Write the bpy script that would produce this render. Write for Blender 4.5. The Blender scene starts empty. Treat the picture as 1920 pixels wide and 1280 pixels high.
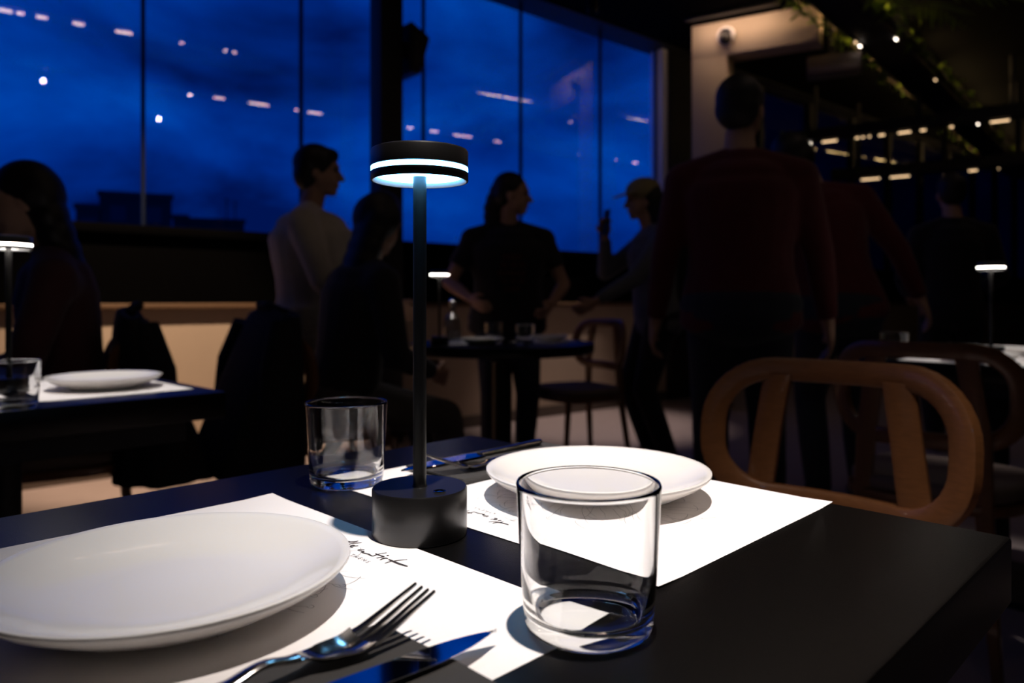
import bpy, bmesh, math, random
from mathutils import Vector, Matrix, Quaternion
random.seed(7)
PI = math.pi
SC = bpy.context.scene
COL = SC.collection

# ------------------------------------------------------------------ camera
HC, FPX, YH = 0.945, 1400.0, 562.0            # eye height, focal length in px, horizon row (1920x1280)
cam_d = bpy.data.cameras.new('camera'); cam = bpy.data.objects.new('camera', cam_d); COL.objects.link(cam)
cam.location = (0, 0, HC); cam.rotation_euler = (PI/2, 0, 0)
cam_d.sensor_width = 36; cam_d.lens = 36*FPX/1920; cam_d.shift_y = -(640-YH)/1920
cam_d.clip_start = 0.02; cam_d.clip_end = 500
cam_d.dof.use_dof = True; cam_d.dof.focus_distance = 0.58; cam_d.dof.aperture_fstop = 5.6
SC.camera = cam
SC.view_settings.view_transform = 'Standard'; SC.view_settings.look = 'None'
SC.view_settings.exposure = 0; SC.view_settings.gamma = 1; SC.view_settings.use_curve_mapping = False

# ------------------------------------------------------------------ sky at dusk
w = bpy.data.worlds.new('dusk_sky'); SC.world = w; w.use_nodes = True
nt = w.node_tree; N = nt.nodes; Lk = nt.links
for n_ in list(N): N.remove(n_)
tc = N.new('ShaderNodeTexCoord'); mp = N.new('ShaderNodeMapping'); mp.inputs['Scale'].default_value = (1.6, 1.6, 3.4)
mp.inputs['Location'].default_value = (1.3, 4.4, 3.6)
no = N.new('ShaderNodeTexNoise'); no.inputs['Scale'].default_value = 1.9; no.inputs['Detail'].default_value = 5; no.inputs['Roughness'].default_value = 0.5
no.inputs['Distortion'].default_value = 0.35
cr = N.new('ShaderNodeValToRGB'); e = cr.color_ramp.elements
e[0].position = 0.36; e[0].color = (0.0, 0.007, 0.085, 1)
e[1].position = 0.72; e[1].color = (0.0, 0.085, 0.55, 1)
m_ = e.new(0.47); m_.color = (0.0, 0.022, 0.22, 1)
m2 = e.new(0.56); m2.color = (0.0, 0.038, 0.32, 1)
bg = N.new('ShaderNodeBackground'); ow = N.new('ShaderNodeOutputWorld')
Lk.new(tc.outputs['Generated'], mp.inputs['Vector']); Lk.new(mp.outputs['Vector'], no.inputs['Vector'])
Lk.new(no.outputs['Fac'], cr.inputs['Fac']); Lk.new(cr.outputs['Color'], bg.inputs['Color']); Lk.new(bg.outputs[0], ow.inputs[0])
bg.inputs['Strength'].default_value = 1.0

SPOTS = dict(table=400.0, wall=520.0, floor=190.0, portal=2.3, left=190.0, right=130.0)   # lamp powers, used by the ceiling spots below

# ------------------------------------------------------------------ helpers
def P(x, y, Y):
    return Vector(((x-960)/FPX*Y, Y, HC+(YH-y)/FPX*Y))
def T(x, y, h=0.195):
    Y = FPX*h/(y-YH); return Vector(((x-960)/FPX*Y, Y, HC-h))
def Z(x, y, z):
    Y = (z-HC)*FPX/(YH-y); return Vector(((x-960)/FPX*Y, Y, z))
ADIR = Vector((0.712, -0.702, 0)).normalized()       # along the width of the dining table
BDIR = Vector((-0.702, -0.712, 0)).normalized()      # along its length, towards the near diner
AANG = math.atan2(ADIR.y, ADIR.x)

MATS = {}
def mat(name, col, rough=0.5, metal=0.0, emit=None, es=0.0, noise=0.0, nscale=20.0, bump=0.0, bscale=200.0, spec=0.5, coat=0.0, trans=0.0, ior=1.45, stretch=None, sheen=0.0):
    if name in MATS: return MATS[name]
    m = bpy.data.materials.new(name); m.use_nodes = True; MATS[name] = m
    t = m.node_tree; b = t.nodes['Principled BSDF']
    b.inputs['Base Color'].default_value = (*col, 1); b.inputs['Roughness'].default_value = rough; b.inputs['Metallic'].default_value = metal
    b.inputs['Specular IOR Level'].default_value = spec; b.inputs['Coat Weight'].default_value = coat
    b.inputs['Transmission Weight'].default_value = trans; b.inputs['IOR'].default_value = ior
    b.inputs['Sheen Weight'].default_value = sheen
    if emit: b.inputs['Emission Color'].default_value = (*emit, 1); b.inputs['Emission Strength'].default_value = es
    if noise or bump:
        c = t.nodes.new('ShaderNodeTexCoord'); mpp = t.nodes.new('ShaderNodeMapping'); t.links.new(c.outputs['Object'], mpp.inputs['Vector'])
        if stretch: mpp.inputs['Scale'].default_value = stretch
    if noise:
        nz = t.nodes.new('ShaderNodeTexNoise'); nz.inputs['Scale'].default_value = nscale; nz.inputs['Detail'].default_value = 4
        t.links.new(mpp.outputs[0], nz.inputs['Vector'])
        mx = t.nodes.new('ShaderNodeMix'); mx.data_type = 'RGBA'
        mx.inputs[6].default_value = (*[max(0, v*(1-noise)) for v in col], 1); mx.inputs[7].default_value = (*[min(1, v*(1+noise)) for v in col], 1)
        t.links.new(nz.outputs['Fac'], mx.inputs[0]); t.links.new(mx.outputs[2], b.inputs['Base Color'])
    if bump:
        n2 = t.nodes.new('ShaderNodeTexNoise'); n2.inputs['Scale'].default_value = bscale; n2.inputs['Detail'].default_value = 2
        t.links.new(mpp.outputs[0], n2.inputs['Vector'])
        bp = t.nodes.new('ShaderNodeBump'); bp.inputs['Strength'].default_value = bump; bp.inputs['Distance'].default_value = 0.001
        t.links.new(n2.outputs['Fac'], bp.inputs['Height']); t.links.new(bp.outputs[0], b.inputs['Normal'])
    return m

def pane_mat(name, tint, ior=1.5, gloss=1.0):
    """clear thin glass: passes light straight through, mirrors by the Fresnel law"""
    if name in MATS: return MATS[name]
    m = bpy.data.materials.new(name); m.use_nodes = True; MATS[name] = m
    t = m.node_tree; ns = t.nodes
    for k in list(ns): ns.remove(k)
    o = ns.new('ShaderNodeOutputMaterial'); tr = ns.new('ShaderNodeBsdfTransparent'); tr.inputs[0].default_value = (*tint, 1)
    g = ns.new('ShaderNodeBsdfGlossy'); g.inputs['Roughness'].default_value = 0.01; g.inputs[0].default_value = (gloss, gloss, gloss, 1)
    geo = ns.new('ShaderNodeNewGeometry'); mx = ns.new('ShaderNodeMixShader')          # Schlick's Fresnel, the same on both faces of the thin glass
    dt = ns.new('ShaderNodeVectorMath'); dt.operation = 'DOT_PRODUCT'; t.links.new(geo.outputs['Normal'], dt.inputs[0]); t.links.new(geo.outputs['Incoming'], dt.inputs[1])
    def mth(op, a, b=None):
        k_ = ns.new('ShaderNodeMath'); k_.operation = op
        for i_, v_ in enumerate((a, b)):
            if v_ is None: continue
            if isinstance(v_, (int, float)): k_.inputs[i_].default_value = v_
            else: t.links.new(v_, k_.inputs[i_])
        return k_.outputs[0]
    r0_ = ((ior-1)/(ior+1))**2
    fr_o = mth('ADD', mth('MULTIPLY', mth('POWER', mth('SUBTRACT', 1.0, mth('ABSOLUTE', dt.outputs['Value'])), 5.0), 1-r0_), r0_)
    t.links.new(fr_o, mx.inputs[0]); t.links.new(tr.outputs[0], mx.inputs[1]); t.links.new(g.outputs[0], mx.inputs[2]); t.links.new(mx.outputs[0], o.inputs[0])
    return m

def sharp(me, ang=35):
    for p in me.polygons: p.use_smooth = True
    try: me.set_sharp_from_angle(angle=math.radians(ang))
    except Exception: pass

def link(name, me, m=None, parent=None, smooth=True, ang=35):
    o = bpy.data.objects.new(name, me); COL.objects.link(o)
    if m is not None:
        me.materials.clear(); me.materials.append(m)
    if smooth: sharp(me, ang)
    if parent is not None: o.parent = parent
    return o
def from_bm(name, bm, m=None, parent=None, smooth=True, ang=35):
    bmesh.ops.recalc_face_normals(bm, faces=bm.faces[:])
    me = bpy.data.meshes.new(name); bm.to_mesh(me); bm.free()
    return link(name, me, m, parent, smooth, ang)
def empty(name, loc=(0, 0, 0), rz=0.0):
    o = bpy.data.objects.new(name, None); COL.objects.link(o); o.location = loc; o.rotation_euler = (0, 0, rz); o.empty_display_size = 0.05
    return o
def tag(o, label, cat, group=None):
    o['label'] = label; o['category'] = cat
    if group: o['group'] = group
    return o
def struct(o): o['kind'] = 'structure'; return o
def copy_tree(o, parent=None):
    c = o.copy(); COL.objects.link(c); c.parent = parent
    for ch in o.children: copy_tree(ch, c)
    return c
def put(root, loc, rz=0.0): root.location = loc; root.rotation_euler = (0, 0, rz); return root

def add_box(bm, lo, hi, M=None):
    vs = [Vector((x, y, z)) for x in (lo[0], hi[0]) for y in (lo[1], hi[1]) for z in (lo[2], hi[2])]
    if M is not None: vs = [M @ v for v in vs]
    v = [bm.verts.new(p) for p in vs]
    for f in ((0, 1, 3, 2), (4, 6, 7, 5), (0, 4, 5, 1), (2, 3, 7, 6), (0, 2, 6, 4), (1, 5, 7, 3)): bm.faces.new([v[i] for i in f])
    return v
def box(name, lo, hi, m, parent=None, bev=0.0, M=None):
    bm = bmesh.new(); add_box(bm, lo, hi, M)
    if bev: bmesh.ops.bevel(bm, geom=bm.edges[:], offset=bev, segments=2, affect='EDGES', profile=0.5)
    return from_bm(name, bm, m, parent)
def lathe_bm(bm, prof, seg=48, center=(0, 0, 0)):
    cx, cy, cz = center; rings = []
    for r, z in prof:
        if r < 1e-6: rings.append([bm.verts.new((cx, cy, cz+z))])
        else: rings.append([bm.verts.new((cx+r*math.cos(2*PI*i/seg), cy+r*math.sin(2*PI*i/seg), cz+z)) for i in range(seg)])
    for a, b in zip(rings[:-1], rings[1:]):
        if len(a) == 1 and len(b) == 1: continue
        for i in range(seg):
            j = (i+1) % seg
            if len(a) == 1: bm.faces.new((a[0], b[j], b[i]))
            elif len(b) == 1: bm.faces.new((a[i], a[j], b[0]))
            else: bm.faces.new((a[i], a[j], b[j], b[i]))
def lathe(name, prof, m, parent=None, seg=48, ang=35):
    bm = bmesh.new(); lathe_bm(bm, prof, seg); return from_bm(name, bm, m, parent, True, ang)
def frames(pts, closed=False):
    out = []; n = len(pts); up = None
    for i in range(n):
        a = pts[i-1] if (i or closed) else pts[0]; b = pts[(i+1) % n] if (i < n-1 or closed) else pts[-1]
        t = (b-a).normalized()
        if up is None:
            up = Vector((0, 0, 1)) if abs(t.z) < 0.9 else Vector((0, 1, 0))
        s = t.cross(up).normalized(); u = s.cross(t).normalized(); up = u
        out.append((t, s, u))
    return out
def tube_bm(bm, pts, rad, seg=10, closed=False, flat=1.0):
    pts = [Vector(p) for p in pts]; fr = frames(pts, closed); rings = []
    for i, (p, (t, s, u)) in enumerate(zip(pts, fr)):
        r = rad[i] if isinstance(rad, (list, tuple)) else rad
        rings.append([bm.verts.new(p + s*r*math.cos(2*PI*k/seg) + u*r*flat*math.sin(2*PI*k/seg)) for k in range(seg)])
    n = len(rings)
    for i in range(n if closed else n-1):
        a, b = rings[i], rings[(i+1) % n]
        for k in range(seg): bm.faces.new((a[k], a[(k+1) % seg], b[(k+1) % seg], b[k]))
    if not closed:
        bm.faces.new(rings[0]); bm.faces.new(rings[-1][::-1])
def tube(name, pts, rad, m, parent=None, seg=10, closed=False, flat=1.0):
    bm = bmesh.new(); tube_bm(bm, pts, rad, seg, closed, flat); return from_bm(name, bm, m, parent)
def loft_bm(bm, rings, closed_ring=True, caps=True):
    R = [[bm.verts.new(p) for p in r] for r in rings]
    n = len(R[0])
    for a, b in zip(R[:-1], R[1:]):
        for k in range(n if closed_ring else n-1): bm.faces.new((a[k], a[(k+1) % n], b[(k+1) % n], b[k]))
    if caps: bm.faces.new(R[0]); bm.faces.new(R[-1][::-1])
def ribbon_bm(bm, pts, width, z=0.0, taper=True):
    pts = [Vector((p[0], p[1], 0)) for p in pts]; n = len(pts); prev = None
    for i, p in enumerate(pts):
        a = pts[max(0, i-1)]; b = pts[min(n-1, i+1)]; t = (b-a)
        if t.length < 1e-9: t = Vector((1, 0, 0))
        t.normalize(); s = Vector((-t.y, t.x, 0)); wv = width*(0.45+0.55*math.sin(PI*(i+0.5)/n)) if taper else width
        q = (bm.verts.new((p.x+s.x*wv/2, p.y+s.y*wv/2, z)), bm.verts.new((p.x-s.x*wv/2, p.y-s.y*wv/2, z)))
        if prev: bm.faces.new((prev[0], prev[1], q[1], q[0]))
        prev = q
def smooth_path(pts, k=6):
    """Catmull-Rom through the points"""
    pts = [Vector((*p, 0)) if len(p) == 2 else Vector(p) for p in pts]
    if len(pts) < 3: return [pts[0].lerp(pts[-1], i/4) for i in range(5)]
    q = [2*pts[0]-pts[1]]+pts+[2*pts[-1]-pts[-2]]; out = []
    for i in range(1, len(q)-2):
        for j in range(k):
            t = j/k; a, b, c, d = q[i-1], q[i], q[i+1], q[i+2]
            out.append(0.5*((2*b)+(c-a)*t+(2*a-5*b+4*c-d)*t*t+(3*b-a-3*c+d)*t**3))
    out.append(pts[-1]); return out

# ------------------------------------------------------------------ materials
M_black = mat('matt_black_paint', (0.012, 0.012, 0.013), 0.55, bump=0.1, bscale=300)
M_ceil = mat('black_ceiling', (0.002, 0.002, 0.002), 0.95, noise=0.2, nscale=6, spec=0.05)
M_dark = mat('dark_wall', (0.012, 0.011, 0.011), 0.8, noise=0.2, nscale=4)
M_panel = mat('black_wall_panel', (0.0010, 0.0009, 0.0010), 0.95, noise=0.15, nscale=5, spec=0.03)
M_beige = mat('beige_plaster', (0.50, 0.385, 0.29), 0.85, noise=0.05, nscale=7, bump=0.15, bscale=90)
M_ledge = mat('brown_ledge_wood', (0.13, 0.075, 0.04), 0.5, noise=0.25, nscale=12, stretch=(1, 14, 14))
M_floor = mat('grey_stone_floor', (0.36, 0.29, 0.275), 0.6, noise=0.1, nscale=9, bump=0.08, bscale=60)
M_frame = mat('pale_frame', (0.82, 0.76, 0.76), 0.5, noise=0.04, nscale=9)
M_seal = mat('glass_joint_seal', (0.003, 0.006, 0.016), 0.5, noise=0.1, spec=0.2)
M_table = mat('black_laminate', (0.0017, 0.0015, 0.0014), 0.28, noise=0.2, nscale=500, bump=0.22, bscale=1100, spec=0.42)
M_lampb = mat('anodised_black', (0.0075, 0.0068, 0.0066), 0.33, metal=0.0, spec=0.75, noise=0.06, nscale=400, bump=0.05, bscale=900)
M_chrome = mat('chrome', (0.75, 0.76, 0.78), 0.08, metal=1, noise=0.02)
M_steel = mat('polished_steel', (0.52, 0.49, 0.46), 0.17, metal=1, noise=0.03, nscale=60)
M_blade = mat('mirror_steel', (0.66, 0.66, 0.66), 0.06, metal=1, noise=0.02, nscale=60)
M_china = mat('white_glazed_china', (0.80, 0.77, 0.73), 0.16, noise=0.015, nscale=8, spec=0.5, coat=0.3)
M_paper = mat('white_paper', (0.86, 0.82, 0.80), 0.75, noise=0.012, nscale=30, bump=0.05, bscale=300)
M_ink = mat('dark_ink', (0.035, 0.028, 0.028), 0.7, noise=0.2, nscale=300)
M_inkpale = mat('grey_ink', (0.20, 0.19, 0.19), 0.8, noise=0.2, nscale=300)
M_napkin = mat('charcoal_napkin', (0.024, 0.021, 0.019), 0.85, noise=0.12, nscale=500, bump=0.3, bscale=1200, sheen=0.2)
M_wood = mat('walnut_bentwood', (0.155, 0.060, 0.020), 0.38, noise=0.42, nscale=16, stretch=(3, 3, 22), coat=0.25)
M_seat = mat('brown_seat_fabric', (0.16, 0.115, 0.095), 0.9, noise=0.1, nscale=120, bump=0.3, bscale=700)
M_leaf = mat('green_leaf', (0.16, 0.28, 0.045), 0.5, noise=0.3, nscale=30)
_t = M_leaf.node_tree; _tr = _t.nodes.new('ShaderNodeBsdfTranslucent'); _tr.inputs[0].default_value = (0.30, 0.42, 0.05, 1); _mx = _t.nodes.new('ShaderNodeMixShader'); _mx.inputs[0].default_value = 0.45
_t.links.new(_t.nodes['Principled BSDF'].outputs[0], _mx.inputs[1]); _t.links.new(_tr.outputs[0], _mx.inputs[2]); _t.links.new(_mx.outputs[0], _t.nodes['Material Output'].inputs[0])
M_twig = mat('brown_twig', (0.06, 0.04, 0.02), 0.8, noise=0.2)
M_glass = pane_mat('clear_window_glass', (0.97, 0.985, 1.0))
M_tint = pane_mat('smoked_window_glass', (0.06, 0.075, 0.12))
M_tumbler = pane_mat('clear_tumbler_glass', (0.975, 0.985, 0.985), 1.46, 0.9)
M_tglass = mat('tumbler_glass', (0.985, 0.99, 0.99), 0.0, trans=1.0, ior=1.47)
M_solidglass = mat('thick_glass', (0.96, 0.985, 0.985), 0.01, trans=1.0, ior=1.48, noise=0.01)

# ------------------------------------------------------------------ room
WP = Vector((-1.843, 4.23, 0)); WD = Vector((1.163, 1, 0)); WL = WD.length; WDN = WD.normalized(); WN = Vector((WDN.y, -WDN.x, 0))   # window wall: point, run, inward normal
WANG = math.atan2(WDN.y, WDN.x)
WM = Matrix.Translation(WP) @ Matrix.Rotation(WANG, 4, 'Z')       # local x along the wall, local -y into the room
def wx(t): return t*WL
Z_SILL, Z_TOP, Z_LEDGE = 1.352, 3.315, 0.925
def wbox(name, x0, x1, y0, y1, z0, z1, m, parent=None, bev=0.0):
    o = box(name, (x0, y0, z0), (x1, y1, z1), m, parent, bev)
    if parent is None: o.matrix_world = WM
    return o
XA, XB = wx(-2.8), wx(11.5)
q0 = WP + WDN*XA - WN*0.20; q1 = WP + WDN*XB - WN*0.20
bl = Vector((q0.x, -5, 0)); br = Vector((q1.x, -5, 0))
def slab(name, z0, z1, m):
    bm = bmesh.new(); loft_bm(bm, [[Vector((p.x, p.y, z)) for p in (bl, br, q1, q0)] for z in (z0, z1)]); return struct(from_bm(name, bm, m))
slab('floor', -0.12, 0, M_floor)
slab('ceiling', Z_TOP, Z_TOP+0.15, M_ceil)
struct(wbox('wall_front', XA, XB, 0.0, 0.22, 0.0, Z_LEDGE-0.02, M_beige))
struct(wbox('wall_parapet', XA, XB, 0.02, 0.20, Z_LEDGE-0.02, Z_SILL-0.05, M_panel))
struct(wbox('baseboard_front', XA, XB, -0.018, 0.0, 0.0, 0.085, mat('dark_skirting', (0.10, 0.075, 0.06), 0.5, noise=0.15)))
struct(wbox('trim_1', XA, XB, -0.045, 0.02, Z_LEDGE-0.030, Z_LEDGE, M_ledge, bev=0.006))
struct(wbox('trim_2', XA, XB, -0.02, 0.22, Z_SILL-0.05, Z_SILL, M_panel, bev=0.004))
# panes of 0.93 m between thin joints
tj = [-0.139+0.606*k for k in range(-4, 6)]            # ... -0.139, 0.467, 1.073, 1.679, 2.285
wn = 1
edges = [wx(t) for t in tj if t < 2.5]+[wx(2.79)]
for a, b in zip(edges[:-1], edges[1:]):
    o = struct(wbox('window_%d' % wn, a+0.008, b-0.008, 0.06, 0.064, Z_SILL, Z_TOP, M_glass)); wn += 1
    wbox('glass_joint', b-0.009, b+0.009, 0.05, 0.074, Z_SILL, Z_TOP, M_seal, o)
# far panes beyond the corner post: smoked glass
ef = [wx(3.25+0.72*k) for k in range(12)]
for a, b in zip(ef[:-1], ef[1:]):
    o = struct(wbox('window_%d' % wn, a+0.02, b-0.02, 0.06, 0.07, Z_SILL, Z_TOP, M_tint)); wn += 1
    wbox('window_frame', b-0.045, b+0.045, 0.03, 0.11, Z_SILL, Z_TOP, M_black, o)
struct(wbox('trim_3', wx(2.79), wx(2.79)+0.075, -0.02, 0.12, Z_SILL-0.05, Z_TOP, M_frame, bev=0.004))       # pale end post
struct(wbox('trim_4', wx(2.79)+0.075, wx(3.25), -0.05, 0.18, 0, Z_TOP, M_black, bev=0.004))                 # black corner post
tp = 0.80
struct(wbox('trim_5', wx(tp)-0.085, wx(tp)+0.085, -0.20, -0.055, 0, Z_TOP, M_black, bev=0.006))             # post beside the loudspeaker
struct(wbox('trim_6', XA, XB, -0.10, 0.16, Z_TOP-0.012, Z_TOP, M_black))
# closing walls of the hall
def wall(name, a, b, z1=Z_TOP, th=0.2, m=M_dark):
    d = (b-a); L = d.length; o = box(name, (0, -th, 0), (L, 0, z1), m)
    o.matrix_world = Matrix.Translation(a) @ Matrix.Rotation(math.atan2(d.y, d.x), 4, 'Z'); return struct(o)
wall('wall_left', bl, q0); wall('wall_back', br, bl); wall('wall_right', Vector((q1.x, q1.y, 0)), br)

# portal of plastered column and beam, with a dome
ca = Z(1297, 52, 3.3); cb = Z(1534, 8, 3.3); pdv = (cb-ca); pdv.z = 0; pl = pdv.length; pang = math.atan2(pdv.y, pdv.x)
PM = Matrix.Translation((ca.x, ca.y, 0)) @ Matrix.Rotation(pang, 4, 'Z')
o = struct(box('trim_7', (0, 0, 0), (0.30, 0.25, 3.02), M_beige, bev=0.005)); o.matrix_world = PM
o = struct(box('trim_8', (0, 0, 3.02), (pl, 0.25, 3.31), M_beige, bev=0.005)); o.matrix_world = PM
dome = empty('dome_camera', PM @ Vector((0.30, -0.001, 3.17)), pang)
tag(dome, 'white dome camera mounted on the lit beige beam', 'dome camera')
bm = bmesh.new(); lathe_bm(bm, [(0, 0), (0.075, 0), (0.078, 0.02), (0.07, 0.05), (0.055, 0.06)], 32)
bmesh.ops.rotate(bm, verts=bm.verts[:], cent=(0, 0, 0), matrix=Matrix.Rotation(PI/2, 3, 'X')); from_bm('housing', bm, M_frame, dome)
bm = bmesh.new(); lathe_bm(bm, [(0.055, 0.055), (0.052, 0.075), (0.04, 0.098), (0.02, 0.11), (0, 0.113)], 32)
bmesh.ops.rotate(bm, verts=bm.verts[:], cent=(0, 0, 0), matrix=Matrix.Rotation(PI/2+0.5, 3, 'X')); from_bm('dome_cover', bm, mat('smoked_dome', (0.05, 0.045, 0.045), 0.15, noise=0.05), dome)

# ceiling beams of the pergola; along the diagonal run garlands and light strips
def beam(n, a, b, wdt, ht, z):
    d = b-a; L = d.length; o = struct(box('trim_%d' % n, (0, -wdt/2, z), (L, wdt/2, z+ht), M_black, bev=0.004))
    o.matrix_world = Matrix.Translation((a.x, a.y, 0)) @ Matrix.Rotation(math.atan2(d.y, d.x), 4, 'Z'); return o
ZB = 3.10
dA = Z(1515, 0, ZB); dB = Z(1918, 356, ZB); dd = (dB-dA); dd.z = 0; dd.normalize(); dn = Vector((dd.y, -dd.x, 0))
bc0 = Vector((dA.x, dA.y, 0))+dn*0.15-dd*4.0; bc1 = Vector((dB.x, dB.y, 0))+dn*0.15-dd*1.6
beam(9, bc0, bc1, 0.30, Z_TOP-ZB, ZB)
# beam over the table rows, seen mirrored in the glazing
s0 = Vector((1.30, 2.30, 0)); s1 = Vector((6.75, 6.98, 0)); beam(10, s0-(s1-s0)*0.3, s1, 0.20, Z_TOP-ZB, ZB)
r0 = Vector((-1.00, 2.13, 0)); r1 = Vector((0.45, 3.58, 0)); beam(11, r0-(r1-r0)*1.2, r1, 0.20, Z_TOP-ZB, ZB)
x0 = Z(1470, 273, 2.70); x1 = Z(1925, 219, 2.70); beam(12, Vector((x0.x, x0.y, 0)), Vector((x1.x, x1.y, 0)), 0.14, 0.12, 2.71)
y0_ = Z(1560, 340, 2.40); y1_ = Z(1930, 309, 2.40); beam(13, Vector((y0_.x, y0_.y, 0)), Vector((y1_.x, y1_.y, 0)), 0.14, 0.12, 2.41)
for k, (a, b, z) in enumerate(((x0, x1, 2.83), (y0_, y1_, 2.53))):
    for f in (0.15, 0.6, 0.95):
        p = a.lerp(b, f); struct(box('trim_%d' % (14+k*3+int(f*3)), (p.x-0.02, p.y-0.02, z), (p.x+0.02, p.y+0.02, Z_TOP), M_black))

# ------------------------------------------------------------------ light strips
LED_W = (1.0, 0.78, 0.55); LED_P = (1.0, 0.70, 0.55)
M_led = mat('warm_led', (0.9, 0.8, 0.7), 0.4, emit=(1.0, 0.66, 0.36), es=2.2, noise=0.02)
M_ledhot = mat('warm_led_bright', (0.9, 0.8, 0.7), 0.4, emit=(1.0, 0.85, 0.7), es=9.0, noise=0.02)
M_ledmir = mat('warm_led_row', (0.9, 0.8, 0.7), 0.4, emit=LED_P, es=13.0, noise=0.02)
M_ledbase = mat('led_profile', (0.02, 0.018, 0.016), 0.5, noise=0.1)
bmx = bmesh.new(); add_box(bmx, (-0.5, -0.5, -0.5), (0.5, 0.5, 0.5)); ME_unit = bpy.data.meshes.new('led'); bmx.to_mesh(ME_unit); bmx.free()
LEDM = {}
def led_mesh(m):
    if m.name not in LEDM:
        me = ME_unit.copy(); me.materials.append(m); LEDM[m.name] = me
    return LEDM[m.name]
def strip(label, a, b, z, segs, m, wd=0.012, above=False):
    """segs: (start, end) along the strip in metres"""
    d = (b-a); d.z = 0; L = d.length
    r = empty('light_strip', (a.x, a.y, z), math.atan2(d.y, d.x)); tag(r, label, 'light strip')
    box('profile', (0, -0.01, 0.0), (L, 0.01, 0.012), M_ledbase, r) if not above else box('hiding_tray', (0, -0.022, 0.0), (L, 0.022, 0.004), M_ledbase, r)  # with above set, an added tray hides the glow from below
    for s in segs:
        mm = s[2] if len(s) > 2 else m
        o = bpy.data.objects.new('led', led_mesh(mm)); COL.objects.link(o); o.parent = r
        o.location = ((s[0]+s[1])/2, 0, 0.012 if above else -0.005); o.scale = (max(0.012, s[1]-s[0]), wd, 0.012)
    return r
def along(a, d, p): v = p-a; return v.x*d.x+v.y*d.y
def segs_px(a, b, z, pxs, m=None):
    d = (b-a); d.z = 0; d.normalize(); out = []
    for (xa, ya, xb, yb, *mm) in pxs:
        s = along(a, d, Z(xa, ya, z)); t = along(a, d, Z(xb, yb, z))
        if s > t: s, t = t, s
        out.append((s, max(t, s+0.02), *mm))
    return out
xs0 = Vector((x0.x, x0.y, 0)); xs1 = Vector((x1.x, x1.y, 0)); ys0 = Vector((y0_.x, y0_.y, 0)); ys1 = Vector((y1_.x, y1_.y, 0))
strip('warm light strip on the upper hanging rail at right', xs0, xs1, 2.694,
      segs_px(xs0, xs1, 2.69, [(1512, 268, 1518, 267, M_ledhot), (1540, 265, 1568, 262), (1602, 257, 1608, 256), (1614, 256, 1618, 255), (1626, 254, 1630, 254), (1646, 252, 1656, 250), (1682, 247, 1706, 245), (1724, 242, 1734, 241), (1780, 236, 1786, 235), (1856, 226, 1892, 222)]), M_led)
strip('warm light strip on the lower hanging rail at right', ys0, ys1, 2.394,
      segs_px(ys0, ys1, 2.39, [(1612, 335, 1648, 333), (1668, 331, 1704, 328), (1816, 320, 1832, 318)]), M_led)
# strips on both edges of the diagonal beam
e1 = Vector((dA.x, dA.y, 0))-dd*3.2-dn*0.0; e2 = Vector((dB.x, dB.y, 0))-dd*2.5
def sp(a, p): return along(a, dd, p)
L1 = [(sp(e1, Z(x, y, ZB)), sp(e1, Z(x, y, ZB))+0.03, m) for x, y, m in ((1611, 73, M_led), (1626, 79, M_ledhot), (1783, 235, M_led), (1863, 315, M_led))]
M_amber = mat('added_amber_line', (0.8, 0.6, 0.4), 0.4, emit=(1.0, 0.66, 0.28), es=30.0, noise=0.02)  # extra hidden lines, added to light the garland leaves
def runs(L, seed):
    rn = random.Random(seed); out = []; t = 0.3
    while t < L-0.8:
        ln = rn.uniform(0.5, 1.3); out.append((t, min(L, t+ln), M_amber)); t += ln+rn.uniform(0.15, 0.6)
    return out
def amber(label, a, b, z, seed):
    r = strip(label, a, b, z, runs((b-a).length, seed), M_amber, wd=0.008, above=True); return r
amber('hidden amber line added to light the leaves on the left side of the diagonal beam', e1+dd*2.7-dn*0.024, e2-dn*0.024, ZB+0.035, 4)
amber('hidden amber line added to light the leaves on the right side of the diagonal beam', e1+dd*2.7+dn*0.324, e2+dn*0.324, ZB+0.035, 9)
strip('light strip under the left edge of the diagonal beam', e1+dn*0.012, e2+dn*0.012, ZB-0.012, L1, M_led)
f1 = e1+dn*0.30; f2 = e2+dn*0.30
L2 = [(sp(f1, Z(x, y, ZB)), sp(f1, Z(x, y, ZB))+0.035, m) for x, y, m in ((1676, 69, M_ledhot), (1830, 230, M_ledhot), (1752, 146, M_led))]
strip('light strip under the right edge of the diagonal beam', f1-dn*0.012, f2-dn*0.012, ZB-0.012, L2, M_led)
# rows whose mirror images stand in the window panes
def mirror(p): return p-2*((p-WP).dot(WN))*WN
def mirrored(pxs, z):
    out = []
    for (xa, ya, xb, yb, *mm) in pxs:
        out.append((mirror(Z(xa, ya, z)), mirror(Z(xb, yb, z)), *mm))
    return out
def mirror_strip(label, pxs, z, m):
    pr = mirrored(pxs, z); a = pr[0][0].copy(); b = pr[-1][1].copy(); d = (b-a); d.z = 0; d.normalize()
    a0 = a-d*0.1; b0 = b+d*0.1; ss = []
    for p, q, *mm in pr:
        s, t = along(a0, d, p), along(a0, d, q); ss.append((min(s, t), max(s, t, min(s, t)+0.02), *mm))
    strip(label, a0, b0, z, ss, m, wd=0.03)
mirror_strip('warm light strip on the beam over the left tables', [(2, 7, 28, 12), (36, 13, 50, 16), (74, 20, 94, 24), (143, 33, 164, 37), (224, 49, 256, 53), (348, 71, 352, 72), (430, 87, 434, 88), (448, 90, 452, 91)], ZB-0.012, M_ledmir)
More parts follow.
